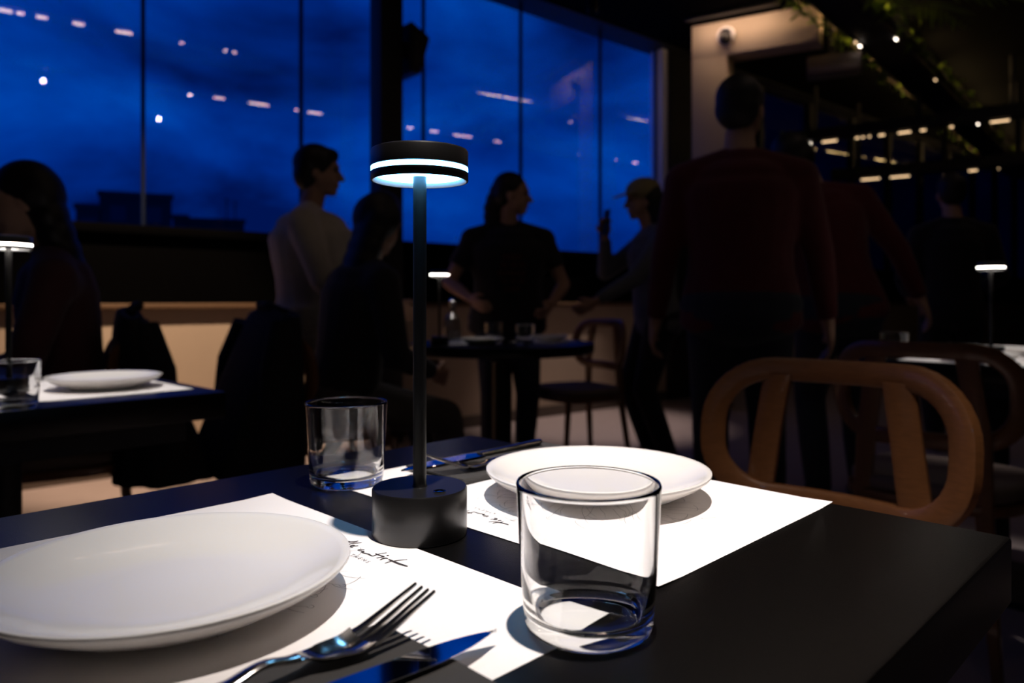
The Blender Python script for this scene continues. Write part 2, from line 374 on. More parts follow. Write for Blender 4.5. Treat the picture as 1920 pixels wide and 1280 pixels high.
mirror_strip('warm light strip on the beam over the dining table', [(410, 177, 428, 180), (476, 187, 512, 193), (562, 201, 568, 202), (590, 204, 614, 208), (782, 232, 792, 233), (822, 240, 836, 242), (868, 247, 902, 251), (945, 259, 952, 261), (1098, 286, 1120, 289), (1156, 296, 1164, 297), (1198, 302, 1206, 303)], ZB-0.012, M_ledmir)
# small bare bulbs hanging near the ceiling behind the camera
M_bulb = mat('bulb_glow', (0.9, 0.85, 0.8), 0.3, emit=(1.0, 0.86, 0.74), es=75.0, noise=0.01)
for k, (x, y, lb) in enumerate(((85, 146, 'small bare bulb hanging from the ceiling over the near left tables'), (364, 170, 'small bare bulb hanging from the ceiling over the dining table'), (303, 219, 'small bare bulb hanging from the ceiling near the right side of the hall'))):
    p = mirror(Z(x, y, 3.12)); r = empty('ceiling_bulb', p); tag(r, lb, 'bulb', 'bare ceiling bulbs')
    lathe('bulb', [(0, -0.022), (0.012, -0.019), (0.019, -0.008), (0.019, 0.004), (0.012, 0.016), (0.008, 0.024)], M_bulb, r, 16)
    lathe('socket', [(0, 0.02), (0.010, 0.02), (0.010, 0.05), (0.003, 0.055), (0.003, Z_TOP-3.12), (0, Z_TOP-3.12)], M_black, r, 12)

# ------------------------------------------------------------------ ceiling spotlights
def spotlight(label, pos, target, power, size, blend, col, rad=0.03):
    d = (Vector(target)-Vector((pos[0], pos[1], Z_TOP-0.1))).normalized()
    r = empty('ceiling_spotlight', (pos[0], pos[1], Z_TOP)); tag(r, label, 'spotlight', 'black ceiling spotlights')
    q = Vector((0, 0, -1)).rotation_difference(d)
    lathe('stem', [(0, 0), (0.03, 0), (0.03, -0.012), (0.008, -0.014), (0.008, -0.06), (0, -0.06)], M_black, r, 20)
    bm = bmesh.new(); lathe_bm(bm, [(0, 0.055), (0.04, 0.05), (0.045, 0.04), (0.045, -0.06), (0.041, -0.06), (0.041, -0.02), (0, -0.02)], 28)
    can = from_bm('can', bm, M_black, r); can.location = (0, 0, -0.10); can.rotation_mode = 'QUATERNION'; can.rotation_quaternion = q
    ld = bpy.data.lights.new('spot', 'SPOT'); ld.energy = power; ld.color = col; ld.spot_size = math.radians(size); ld.spot_blend = blend; ld.cycles.is_caustics_light = (size == 35); ld.shadow_soft_size = rad
    lo = bpy.data.objects.new('spot_beam', ld); COL.objects.link(lo); lo.parent = r
    off = q @ Vector((0, 0, -0.065)); lo.location = Vector((0, 0, -0.10))+off; lo.rotation_mode = 'QUATERNION'; lo.rotation_quaternion = q
    return r
spotlight('black ceiling spotlight above the dining table', (0.16, 0.36, 0), (0.24, 0.74, 0.75), SPOTS['table'], 35, 1.0, (1.0, 0.90, 0.84), 0.025)
spotlight('black ceiling spotlight above the left side of the window wall', (-1.58, 3.0, 0), (-1.92, 4.15, 0.50), SPOTS['wall'], 42, 0.7, (1.0, 0.72, 0.50), 0.03)
spotlight('black ceiling spotlight over the floor by the bentwood chair', (0.62, 5.75, 0), (0.62, 5.7, 0), SPOTS['floor'], 40, 0.8, (1.0, 0.80, 0.72), 0.03)
spotlight('black ceiling spotlight above the left table', (-0.98, 1.45, 0), (-0.93, 1.68, 0.75), SPOTS['left'], 22, 0.8, (1.0, 0.93, 0.90), 0.03)
spotlight('black ceiling spotlight above the right table', (1.66, 2.44, 0), (1.62, 2.50, 0.75), SPOTS['right'], 24, 0.8, (1.0, 0.93, 0.90), 0.03)
ww = empty('wall_washer', PM @ Vector((0.0, -0.19, 3.285)), pang); tag(ww, 'slim linear washer lighting the beige portal from the ceiling', 'wall light')
box('housing', (0.0, -0.03, 0.008), (0.76, 0.03, 0.03), M_black, ww, 0.003)
ld = bpy.data.lights.new('washer', 'AREA'); ld.shape = 'RECTANGLE'; ld.size = 0.70; ld.size_y = 0.02; ld.energy = SPOTS['portal']; ld.color = (1.0, 0.70, 0.50)
lo = bpy.data.objects.new('washer_beam', ld); COL.objects.link(lo); lo.parent = ww; lo.location = (0.38, 0, 0.005); lo.rotation_euler = (math.radians(50), 0, 0)

# loudspeaker on the post
lsx = wx(tp)+0.085
ls = empty('loudspeaker', WM @ Vector((lsx, -0.13, 2.62)), WANG); tag(ls, 'black wedge loudspeaker bracketed to the dark window post', 'loudspeaker')
bm = bmesh.new()
fr_ = [(-0.0, -0.10), (0.15, -0.10), (0.15, 0.10), (0.0, 0.10)]
loft_bm(bm, [[Vector((0.03, -0.12, -0.17)), Vector((0.12, -0.10, -0.17)), Vector((0.12, 0.10, -0.17)), Vector((0.03, 0.12, -0.17))],
             [Vector((0.03, -0.12, 0.17)), Vector((0.20, -0.10, 0.10)), Vector((0.20, 0.10, 0.10)), Vector((0.03, 0.12, 0.17))]])
bmesh.ops.bevel(bm, geom=bm.edges[:], offset=0.012, segments=3, affect='EDGES'); from_bm('cabinet', bm, M_black, ls)
box('bracket', (-0.005, -0.03, -0.05), (0.035, 0.03, 0.05), M_black, ls, 0.003)
gm = mat('speaker_grille', (0.02, 0.02, 0.02), 0.6, noise=0.3, nscale=400, bump=0.5, bscale=600)
box('grille', (0.05, -0.125, -0.13), (0.13, -0.108, 0.10), gm, ls, 0.004)
# pale wall unit in the dark behind the standing man
ac = empty('air_conditioner', Z(1512, 142, 2.9), pang+0.12); tag(ac, 'long pale air conditioner high up behind the man in red', 'air conditioner')
box('casing', (0, 0, 0), (0.44, 0.2, 0.17), mat('grey_plastic', (0.16, 0.125, 0.115), 0.5, noise=0.05), ac, 0.02)
for k in range(3): box('vent_slat', (0.02, -0.012, 0.02+0.018*k), (0.42, 0.004, 0.03+0.018*k), mat('pale_slat', (0.4, 0.33, 0.3), 0.5, noise=0.05), ac, 0.002)
box('hanger', (0.18, 0.05, 0.165), (0.24, 0.12, Z_TOP-2.9), M_black, ac)

# ------------------------------------------------------------------ city beyond the glass
M_city = mat('dusk_concrete', (0.018, 0.02, 0.026), 0.9, noise=0.2, nscale=0.3)
M_cityw = mat('dark_city_window', (0.02, 0.025, 0.04), 0.3, noise=0.1)
def building(label, blocks, Y, antennas=()):
    x0_ = min(b[0] for b in blocks); base = P(x0_, 560, Y); xm = sum(b[0]+b[1] for b in blocks)/(2*len(blocks)); th = -math.atan2(xm+60-960, FPX)   # fronts square to the line of sight
    r = empty('distant_building', (base.x, base.y, -22), th); tag(r, label, 'building')
    def run(x):
        k_ = (x-960)/FPX; return (k_*base.y-base.x)/(math.cos(th)-k_*math.sin(th))
    def top(x, y):
        Yp = base.y+run(x)*math.sin(th); return HC+(YH-y)/FPX*Yp
    for (xa, xb, yt, dep) in blocks:
        zt_ = top((xa+xb)/2, yt); a = Vector((base.x+run(xa), 0, zt_)); b = Vector((base.x+run(xb), 0, zt_))
        o = box('block', (a.x-base.x, 0, 0), (b.x-base.x, dep, a.z+22), M_city, r)
        box('parapet', (a.x-base.x-0.15, -0.15, a.z+21.6), (b.x-base.x+0.15, 0.05, a.z+22.1), M_city, r)
        n_ = max(1, int((b.x-a.x)/2.4))
        for k in range(n_):
            cx_ = a.x-base.x+(k+0.5)*(b.x-a.x)/n_
            for f in range(2): box('window', (cx_-0.6, -0.04, a.z+19.6-3.1*f), (cx_+0.6, 0.02, a.z+20.9-3.1*f), M_cityw, r)
    for (xa, yt, yb) in antennas:
        a = Vector((base.x+run(xa), 0, top(xa, yt))); c = Vector((base.x+run(xa), 0, top(xa, yb))); tube('antenna', [(a.x-base.x, 1, c.z+22), (a.x-base.x, 1, a.z+22)], 0.05, M_city, r, 6)
        for k in range(3):
            zz = a.z+22-0.25-0.35*k; tube('antenna_bar', [(a.x-base.x-0.5+0.1*k, 1, zz), (a.x-base.x+0.5-0.1*k, 1, zz)], 0.03, M_city, r, 5)
building('stepped dark apartment block on the skyline at left', [(142, 190, 384, 9), (186, 322, 363, 12)], 62)
building('low dark rooftop beside the stepped block on the skyline', [(324, 352, 404, 9), (350, 458, 411, 10)], 82, ((425, 368, 411), (441, 372, 411)))
building('dark tower behind the cap wearer at the window end', [(1206, 1250, 333, 10), (1228, 1250, 316, 6)], 80)

# ------------------------------------------------------------------ furniture builders
def make_table(size=(0.66, 0.68), h=0.75, th=0.055):
    r = empty('dining_table')
    a, b = size[0]/2, size[1]/2
    box('tabletop', (-a, -b, h-th), (a, b, h), M_table, r, 0.003)
    box('apron', (-a+0.06, -b+0.06, h-th-0.05), (a-0.06, b-0.06, h-th), M_black, r)
    lathe('pedestal', [(0, 0.02), (0.045, 0.02), (0.04, 0.06), (0.038, h-th-0.06), (0.07, h-th-0.05), (0, h-th-0.05)], M_black, r, 24)
    bm = bmesh.new(); add_box(bm, (-0.22, -0.22, 0.0), (0.22, 0.22, 0.02)); bmesh.ops.bevel(bm, geom=bm.edges[:], offset=0.006, segments=2, affect='EDGES'); from_bm('base_plate', bm, M_black, r)
    return r
def make_chair():
    """local: sitter faces -y, back at y=+0.2"""
    r = empty('bentwood_chair')
    W, zb, zt, rc = 0.215, 0.580, 0.815, 0.100
    path = []
    for (cx, cz, a0) in ((W-rc, zt-rc, 0), (-(W-rc), zt-rc, 90), (-(W-rc), zb+rc, 180), (W-rc, zb+rc, 270)):
        for k in range(9):
            a = math.radians(a0+k*90/8); path.append((cx+rc*math.cos(a)*1.0, cz+rc*math.sin(a)))
    # resample straight parts
    pts = []
    for i in range(len(path)):
        p, q = path[i], path[(i+1) % len(path)]; n = max(1, int(math.dist(p, q)/0.03))
        for k in range(n): pts.append((p[0]+(q[0]-p[0])*k/n, p[1]+(q[1]-p[1])*k/n))
    n = len(pts)
    def dep(x, z): return 0.20-1.15*x*x+0.10*(z-0.7)
    bm = bmesh.new(); rings = []
    for i, (x, z) in enumerate(pts):
        a = Vector(pts[i-1]); b = Vector(pts[(i+1) % n]); t = (b-a).normalized(); nn = Vector((t.y, -t.x))   # outward in plane
        hw, hd = 0.021, 0.011
        ring = []
        for (s, d_) in ((1, 0.75), (0.8, 1), (-0.8, 1), (-1, 0.75), (-1, -0.75), (-0.8, -1), (0.8, -1), (1, -0.75)):
            X = x+nn.x*hw*s; Zz = z+nn.y*hw*s; sl = -2.3*X; L_ = math.sqrt(1+sl*sl)
            ring.append(bm.verts.new((X-d_*hd*sl/L_, dep(X, Zz)+d_*hd/L_, Zz)))
        rings.append(ring)
    for i in range(n):
        A_, B_ = rings[i], rings[(i+1) % n]
        for k in range(8): bm.faces.new((A_[k], A_[(k+1) % 8], B_[(k+1) % 8], B_[k]))
    from_bm('back_hoop', bm, M_wood, r, True, 50)
    for s in (-1, 1):
        bm = bmesh.new(); rr = []
        for z, x, y, hx in ((0.0, 0.185, 0.235, 0.012), (0.20, 0.165, 0.21, 0.016), (0.42, 0.145, 0.185, 0.021), (0.60, 0.135, 0.180, 0.026), (0.71, 0.120, 0.184, 0.025), (0.805, 0.106, 0.192, 0.026)):
            hy = 0.012 if z < 0.5 else 0.009
            rr.append([Vector((s*x+hx*u, y+hy*v, z)) for u, v in ((-1, -0.6), (-0.7, -1), (0.7, -1), (1, -0.6), (1, 0.6), (0.7, 1), (-0.7, 1), (-1, 0.6))])
        loft_bm(bm, rr); from_bm('back_leg', bm, M_wood, r)
        tube('leg', [(s*0.20, -0.225, 0), (s*0.19, -0.205, 0.22), (s*0.18, -0.185, 0.43)], [0.011, 0.015, 0.018], M_wood, r, 10)
    def pad(x, y, nx, z0, z1, name, m, bev):
        bm = bmesh.new(); ring = []
        for k in range(40):
            a = 2*PI*k/40; c, s = math.cos(a), math.sin(a); ring.append((nx*math.copysign(abs(c)**0.55, c)*(1.0 if s < 0 else 1-0.10*s), y*math.copysign(abs(s)**0.55, s)))
        loft_bm(bm, [[Vector((u*f, v*f, z)) for u, v in ring] for f, z in ((0.97, z0), (1.0, z0+bev), (1.0, z1-bev), (0.96, z1-bev*0.3), (0.86, z1))]); return from_bm(name, bm, m, r, True, 60)
    pad(0, 0.215, 0.225, 0.405, 0.435, 'seat_frame', M_wood, 0.006)
    pad(0, 0.205, 0.215, 0.435, 0.475, 'seat', M_seat, 0.012)
    return r
def make_lamp(led, es, rim):
    """cordless table lamp: weighted base, stem, drum head with a light slot"""
    r = empty('table_lamp'); R = 0.0405
    lathe('base', [(0, 0), (0.0388, 0), (0.0394, 0.001), (0.0394, 0.0375), (0.0385, 0.039), (0, 0.039)], M_lampb, r, 64)
    lathe('stem', [(0, 0.039), (0.0064, 0.039), (0.0058, 0.0405), (0.0056, 0.042), (0.0056, 0.300), (0, 0.300)], M_lampb, r, 24)
    b = lathe('touch_button', [(0, 0.039), (0.0052, 0.039), (0.0052, 0.0402), (0.0042, 0.0404), (0.0040, 0.0396), (0, 0.0398)], M_chrome, r, 24); b.location = (0.0185, -0.020, 0)
    head = lathe('head', [(0, 0.3042), (R-0.0005, 0.3042), (R, 0.3047), (R, 0.3172), (R-0.0008, 0.3187), (R-0.003, 0.3195), (0, 0.3197)], M_lampb, r, 64)
    mg = mat('lamp_glow_'+rim, (0.9, 0.95, 1), 0.4, emit=led, es=es, noise=0.005)
    lathe('light_slot', [(0, 0.3000), (R-0.0002, 0.3000), (R-0.0002, 0.3042), (0, 0.3042)], mg, head, 64)
    lathe('lower_ring', [(0.0390, 0.3000), (0.0390, 0.2931), (R-0.0004, 0.2930), (R, 0.2936), (R, 0.3000)], M_lampb, r, 64, 50)
    lathe('inner_rim', [(0.0352, 0.2995), (0.0352, 0.2972), (0.0387, 0.2932), (0.0390, 0.2932), (0.0390, 0.2995)], mat('pale_rim', (0.55, 0.55, 0.55), 0.5, noise=0.03), r, 64, 50)
    lathe('diffuser', [(0.0056, 0.2968), (0.0352, 0.2968), (0.0352, 0.2998), (0.0056, 0.2998)], mg, r, 48)
    return r
def make_plate():
    r = empty('dinner_plate')
    lathe('dish', [(0, 0.0035), (0.056, 0.0035), (0.059, 0), (0.063, 0), (0.0655, 0.004), (0.086, 0.0095), (0.1025, 0.0185), (0.109, 0.0235), (0.1108, 0.0258), (0.1105, 0.0273), (0.1085, 0.0279), (0.104, 0.0262), (0.090, 0.0185), (0.074, 0.0128), (0.05, 0.0100), (0, 0.0094)], M_china, r, 96, 60)
    return r
def plate_mesh():
    bm = bmesh.new(); lathe_bm(bm, [(0, 0.0035), (0.056, 0.0035), (0.059, 0), (0.063, 0), (0.0655, 0.004), (0.086, 0.0095), (0.1025, 0.0185), (0.109, 0.0235), (0.1108, 0.0258), (0.1105, 0.0273), (0.1085, 0.0279), (0.104, 0.0262), (0.090, 0.0185), (0.074, 0.0128), (0.05, 0.0100), (0, 0.0094)], 96)
    bmesh.ops.recalc_face_normals(bm, faces=bm.faces[:]); me = bpy.data.meshes.new('dinner_plate'); bm.to_mesh(me); bm.free(); me.materials.append(M_china); sharp(me, 60); return me
ME_PLATE = plate_mesh()
def plate(label, loc, s=1.0):
    o = bpy.data.objects.new('dinner_plate', ME_PLATE); COL.objects.link(o); o.location = loc; o.scale = (s, s, 1); tag(o, label, 'plate', 'white dinner plates'); return o
def make_glass():
    bm = bmesh.new()
    lathe_bm(bm, [(0, 0.0022), (0.026, 0.0018), (0.031, 0.0006), (0.0345, 0.0), (0.0368, 0.0016), (0.0382, 0.0055), (0.0388, 0.0120), (0.0408, 0.040), (0.0430, 0.0838), (0.0431, 0.0852), (0.0426, 0.0864), (0.0418, 0.0866), (0.0411, 0.0858), (0.0408, 0.0842), (0.0389, 0.040), (0.0368, 0.0145), (0.0350, 0.0105), (0.0310, 0.0085), (0.020, 0.0078), (0, 0.0076)], 96)
    o = from_bm('water_glass', bm, M_tglass, None, True, 80); o.data.materials.append(M_tumbler)
    for p_ in o.data.polygons:
        if math.hypot(p_.center.x, p_.center.y) < 0.0315 and p_.center.z < 0.012: p_.material_index = 1
    o.cycles.is_caustics_caster = True
    return o
def make_napkin(wd=0.10, ln=0.215):
    """folded cloth: local x across (fold at x=0), y along, top at z=0.0062"""
    bm = bmesh.new()
    nx, ny = 10, 14
    for k, (z, ins) in enumerate(((0.0005, 0.0), (0.0024, 0.004), (0.0044, 0.0015))):
        top = []; bot = []
        for j in range(ny+1):
            rt, rb = [], []
            for i in range(nx+1):
                x = ins+(wd-ins*1.5)*i/nx; y = (ln-ins)*j/ny
                wv = 0.0004*math.sin(x*90+k)*math.sin(y*45+k*2)
                rt.append(bm.verts.new((x, y, z+0.0015+wv*(k > 0)))); rb.append(bm.verts.new((x, y, z+wv*(k > 0))))
            top.append(rt); bot.append(rb)
        for j in range(ny):
            for i in range(nx):
                bm.faces.new((top[j][i], top[j][i+1], top[j+1][i+1], top[j+1][i])); bm.faces.new((bot[j][i], bot[j+1][i], bot[j+1][i+1], bot[j][i+1]))
        for j in range(ny):
            bm.faces.new((top[j][0], top[j+1][0], bot[j+1][0], bot[j][0])); bm.faces.new((top[j][nx], bot[j][nx], bot[j+1][nx], top[j+1][nx]))
        for i in range(nx):
            bm.faces.new((top[0][i], bot[0][i], bot[0][i+1], top[0][i+1])); bm.faces.new((top[ny][i], top[ny][i+1], bot[ny][i+1], bot[ny][i]))
    prof = [(0.002+0.0027*math.cos(a), 0.00325+0.0028*math.sin(a)) for a in [math.radians(90+18*k) for k in range(11)]]
    loft_bm(bm, [[Vector((x, 0.001, z)) for x, z in prof], [Vector((x, ln-0.001, z)) for x, z in prof]], True, True)
    me = bpy.data.meshes.new('napkin'); bm.to_mesh(me); bm.free(); me.materials.append(M_napkin); sharp(me, 40); return me
ME_NAPKIN = make_napkin()
def napkin(label, loc, rz):
    o = bpy.data.objects.new('folded_napkin', ME_NAPKIN); COL.objects.link(o); put(o, loc, rz); tag(o, label, 'napkin', 'folded charcoal napkins'); return o
def make_fork():
    """local +x towards the tines; lies on z=0"""
    r = empty('fork')
    def hgt(s):
        k = [(0, 0.0016), (0.03, 0.0016), (0.07, 0.0068), (0.095, 0.0112), (0.112, 0.0085), (0.130, 0.0022), (0.143, 0.0012), (0.156, 0.0040), (0.172, 0.0105), (0.195, 0.0205)]
        for (a, za), (b, zb_) in zip(k[:-1], k[1:]):
            if a <= s <= b:
                t = (s-a)/(b-a); t = t*t*(3-2*t) if b < 0.16 else t; return za+(zb_-za)*t
        return k[-1][1]
    def wid(s):
        k = [(0, 0.005), (0.004, 0.0085), (0.03, 0.0085), (0.08, 0.0045), (0.105, 0.0034), (0.118, 0.0050), (0.130, 0.0100), (0.142, 0.0122), (0.152, 0.0125)]
        for (a, wa), (b, wb) in zip(k[:-1], k[1:]):
            if a <= s <= b: return wa+(wb-wa)*(s-a)/(b-a)
        return k[-1][1]
    def section(s, dish):
        wv = wid(s); z = hgt(s); th = 0.0013 if s > 0.115 else 0.0019; top, bot = [], []
        for k in range(9):
            u = -1+k/4; lift = dish*u*u*0.0042
            top.append(Vector((s, u*wv, z+lift+th*(1-0.7*abs(u)**3)))); bot.append(Vector((s, u*wv, z+lift-th*(1-0.7*abs(u)**3)*0.8)))
        return top+bot[::-1]
    bm = bmesh.new(); loft_bm(bm, [section(0.0005+0.1125*k/34, 0) for k in range(35)]); from_bm('handle', bm, M_steel, r, True, 60)
    bm = bmesh.new(); loft_bm(bm, [section(0.113+0.039*k/16, min(1, k/6)) for k in range(17)]); from_bm('bowl', bm, M_steel, r, True, 60)
    for j in range(4):
        c0 = (-0.75+0.5*j)*0.0125; bm = bmesh.new(); rr = []
        for k in range(13):
            s = 0.1515+0.0435*k/12; hw = 0.0023*(1-0.62*(k/12)**1.5); z = hgt(s)+(c0/0.0125)**2*0.0042*(1-k/16); th = 0.0012*(1-0.45*k/12)
            yy = c0*(1-0.10*k/12)
            rr.append([Vector((s, yy+hw*u, z+th*v)) for u, v in ((-1, -0.7), (-0.85, -1), (0.85, -1), (1, -0.7), (1, 0.7), (0.85, 1), (-0.85, 1), (-1, 0.7))])
        loft_bm(bm, rr); from_bm('tine', bm, M_steel, r, True, 30)
    return r
def make_knife():
    """local +x towards the tip; lies flat on z=0"""
    r = empty('table_knife'); L = 0.225
    edge, spine = [], []
    for k in range(25):
        s = 0.105+(L-0.105)*k/24; t = k/24
        hi = 0.0095 if t < 0.62 else 0.0095-0.0095*((t-0.62)/0.38)**2.2*0.75
        lo_ = -0.0105 if t < 0.5 else -0.0105+0.0128*((t-0.5)/0.5)**2.4
        if k < 3: lo_ = -0.006-0.0015*k
        spine.append((s, hi)); edge.append((s, lo_))
    bm = bmesh.new(); rr = []
    for (s, h_), (_, l_) in zip(spine, edge):
        rr.append([Vector((s, l_, 0.0026)), Vector((s, h_-0.0006, 0.0010)), Vector((s, h_, 0.0016)), Vector((s, h_-0.0006, 0.0024)), Vector((s, l_, 0.0030))])
    loft_bm(bm, rr); from_bm('blade', bm, M_blade, r, True, 20)
    bm = bmesh.new(); rr = []
    for k in range(23):
        s = 0.107*k/22; wv = 0.0088-0.0030*(k/22)**1.3 if k else 0.005; th = 0.0034-0.0010*(k/22)
        rr.append([Vector((s, wv*math.cos(2*PI*q/12), th+th*math.sin(2*PI*q/12))) for q in range(12)])
    loft_bm(bm, rr); from_bm('handle', bm, M_steel, r, True, 60)
    return r

# ------------------------------------------------------------------ the dining table in front
ZT = 0.75
C1 = T(880, 816); 
def AB(a, b, z=ZT): return Vector((C1.x+ADIR.x*a+BDIR.x*b, C1.y+ADIR.y*a+BDIR.y*b, z))
tbl = put(make_table(), AB(0.33, 0.335, 0), AANG); tbl.children[0].cycles.is_caustics_receiver = True; tag(tbl, 'large black table in the foreground set for two', 'table', 'square black tables')

# printed place mats
def to_local(p, c, ang):
    d = Vector((p.x-c.x, p.y-c.y, 0)); return Vector((d.x*math.cos(ang)+d.y*math.sin(ang), -d.x*math.sin(ang)+d.y*math.cos(ang), 0))
MC_NEAR = AB(0.313, 0.507); MC_FAR = AB(0.305, 0.1455)
def zs(pts): return [to_local(T(620+x/11.294, 990+y/11.294, 0.1945), MC_NEAR, AANG) for x, y in pts]
STROKES = [([(240, 240), (300, 266), (400, 295), (505, 302)], 0.0016), ([(295, 325), (400, 300), (510, 292), (585, 275)], 0.0015), ([(395, 337), (520, 322), (600, 318), (660, 308)], 0.0012),
           ([(330, 352), (370, 350), (418, 345)], 0.0018), ([(470, 412), (425, 402), (430, 378), (480, 366), (492, 384), (440, 390)], 0.0013), ([(478, 382), (530, 382), (585, 378)], 0.0014),
           ([(720, 462), (650, 453), (578, 468), (630, 484), (700, 496), (668, 515), (705, 532), (760, 545), (805, 557), (860, 590), (900, 594), (975, 567), (1060, 545), (1185, 526)], 0.0012),
           ([(950, 540), (985, 562), (1060, 588), (1122, 610), (1060, 625), (968, 638)], 0.0013), ([(1050, 680), (1100, 652), (1160, 640), (1212, 648)], 0.0014), ([(1185, 582), (1235, 585)], 0.0015),
           ([(1225, 665), (1300, 698), (1450, 760), (1560, 795), (1632, 816)], 0.0019), ([(1145, 752), (1190, 735), (1290, 706), (1450, 685), (1625, 668)], 0.0009)]
def make_mat():
    r = empty('paper_place_mat')
    bm = bmesh.new(); nx, ny = 28, 20; g = []
    for j in range(ny+1):
        row = []
        for i in range(nx+1):
            x = -0.21+0.42*i/nx; y = -0.1485+0.297*j/ny
            cz = 0.0004+0.0012*max(0, abs(x)/0.21-0.86)/0.14*max(0, abs(y)/0.1485-0.8)/0.2
            row.append(bm.verts.new((x, y, cz)))
        g.append(row)
    for j in range(ny):
        for i in range(nx): bm.faces.new((g[j][i], g[j][i+1], g[j+1][i+1], g[j+1][i]))
    ext = bmesh.ops.extrude_face_region(bm, geom=bm.faces[:]); bmesh.ops.translate(bm, verts=[v for v in ext['geom'] if isinstance(v, bmesh.types.BMVert)], vec=(0, 0, -0.0003))
    from_bm('sheet', bm, M_paper, r).cycles.is_caustics_receiver = True
    bm = bmesh.new()
    for pts, wd in STROKES: ribbon_bm(bm, smooth_path([(p.x, p.y) for p in zs(pts)], 5), wd*1.35, 0.00065)
    bm.normal_update(); from_bm('script_lettering', bm, M_ink, r, False)['label'] = 'handwritten black lettering the artist'
    # small capitals ATHENS under the script
    fc = bpy.data.curves.new('athens', 'FONT'); fc.body = 'ATHENS'; fc.size = 0.0054; fc.space_character = 1.65; fc.align_x = 'CENTER'; fc.align_y = 'CENTER'
    fo = bpy.data.objects.new('athens', fc); COL.objects.link(fo); bpy.context.view_layer.update()
    me = bpy.data.meshes.new_from_object(fo.evaluated_get(bpy.context.evaluated_depsgraph_get())); bpy.data.objects.remove(fo)
    a = zs([(345, 540)])[0]; b = zs([(805, 715)])[0]; c = (a+b)/2
    t = link('small_capitals', me, M_inkpale, r, False); t.location = (c.x, c.y, 0.00066)
    # line drawing of branching threads under the plate
    rnd = random.Random(3); bm = bmesh.new(); pc = Vector((-0.04, 0.006, 0))
    for k in range(52):
        a = 2*PI*k/52+rnd.uniform(-0.05, 0.05); p = pc+Vector((math.cos(a), math.sin(a), 0))*rnd.uniform(0.055, 0.07); pts = [p.copy()]; hd = a
        for s in range(rnd.randint(3, 5)):
            hd += rnd.uniform(-0.5, 0.5)+(a-hd)*0.3; p = p+Vector((math.cos(hd), math.sin(hd), 0))*0.0085; pts.append(p.copy())
            if s > 1 and rnd.random() < 0.4:
                h2 = hd+rnd.choice((-0.8, 0.8)); q = [p+Vector((math.cos(h2), math.sin(h2), 0))*0.005*u+Vector((math.cos(h2+1.5), math.sin(h2+1.5), 0))*0.0012*u*u for u in range(4)]; ribbon_bm(bm, q, 0.0004, 0.00064)
        ribbon_bm(bm, pts, 0.00035, 0.00064)
        if rnd.random() < 0.45:
            ribbon_bm(bm, [p+Vector((0.0028*math.cos(hd+PI+u), 0.002*math.sin(hd+PI+u), 0)) for u in [0.6*v for v in range(10)]], 0.0004, 0.00064)
    keep = [f for f in bm.faces if any(abs(v.co.x) > 0.205 or abs(v.co.y) > 0.144 for v in f.verts)]; bmesh.ops.delete(bm, geom=keep, context='FACES')
    from_bm('line_drawing', bm, M_inkpale, r, False)
    return r
pm = put(make_mat(), MC_NEAR+Vector((0, 0, 0.0002)), AANG); tag(pm, 'white paper place mat under the near plate with black script', 'place mat', 'paper place mats')
pm2 = put(copy_tree(pm), MC_FAR+Vector((0, 0, 0.0002)), AANG+PI); tag(pm2, 'white paper place mat under the brightly lit far plate', 'place mat', 'paper place mats')

# plates
pn = T(325, 1060, 0.17); plate('large white plate at lower left nearest the camera', (pn.x, pn.y, ZT+0.0008))
pf = T(1120, 882, 0.17); plate('brightly lit white plate behind the near tumbler', (pf.x, pf.y, ZT+0.0008))
# tumblers
gl = make_glass(); g1 = T(1103, 1176); put(gl, (g1.x, g1.y, ZT+0.0006)); tag(gl, 'clear glass tumbler in front, straddling the near mat corner', 'glass', 'clear glass tumblers')
gl2 = copy_tree(gl); g2 = T(650, 905); put(gl2, (g2.x, g2.y, ZT+0.0006), 0.7); tag(gl2, 'clear glass tumbler left of the tall table lamp', 'glass', 'clear glass tumblers')
# lamp
lamp = make_lamp((0.13, 0.52, 1.0), 14.0, 'cool'); l0 = T(787, 1000); put(lamp, (l0.x, l0.y, ZT+0.0007)); tag(lamp, 'tall black cordless lamp standing between the two place mats', 'lamp', 'black cordless table lamps')
# near napkin and cutlery
n1 = T(716, 1166, 0.189)
napkin('dark napkin under the near fork and knife', (n1.x+BDIR.x*0.215, n1.y+BDIR.y*0.215, ZT+0.0008), AANG)
fk = make_fork(); tip = T(797, 1112, 0.17); dv = Vector((0.695, 0.719, 0)).normalized(); fa = math.atan2(dv.y, dv.x)
put(fk, (tip.x-dv.x*0.195, tip.y-dv.y*0.195, ZT+0.0074), fa); tag(fk, 'steel fork with raised tines beside the near plate', 'fork', 'steel forks')
kn = make_knife(); kt = T(935, 1188, 0.187); kd = Vector((0.765, 0.645, 0)).normalized(); ka = math.atan2(kd.y, kd.x)
put(kn, (kt.x-kd.x*0.225, kt.y-kd.y*0.225, ZT+0.0074), ka); tag(kn, 'steel table knife reflecting the blue sky on the near napkin', 'knife', 'steel table knives')
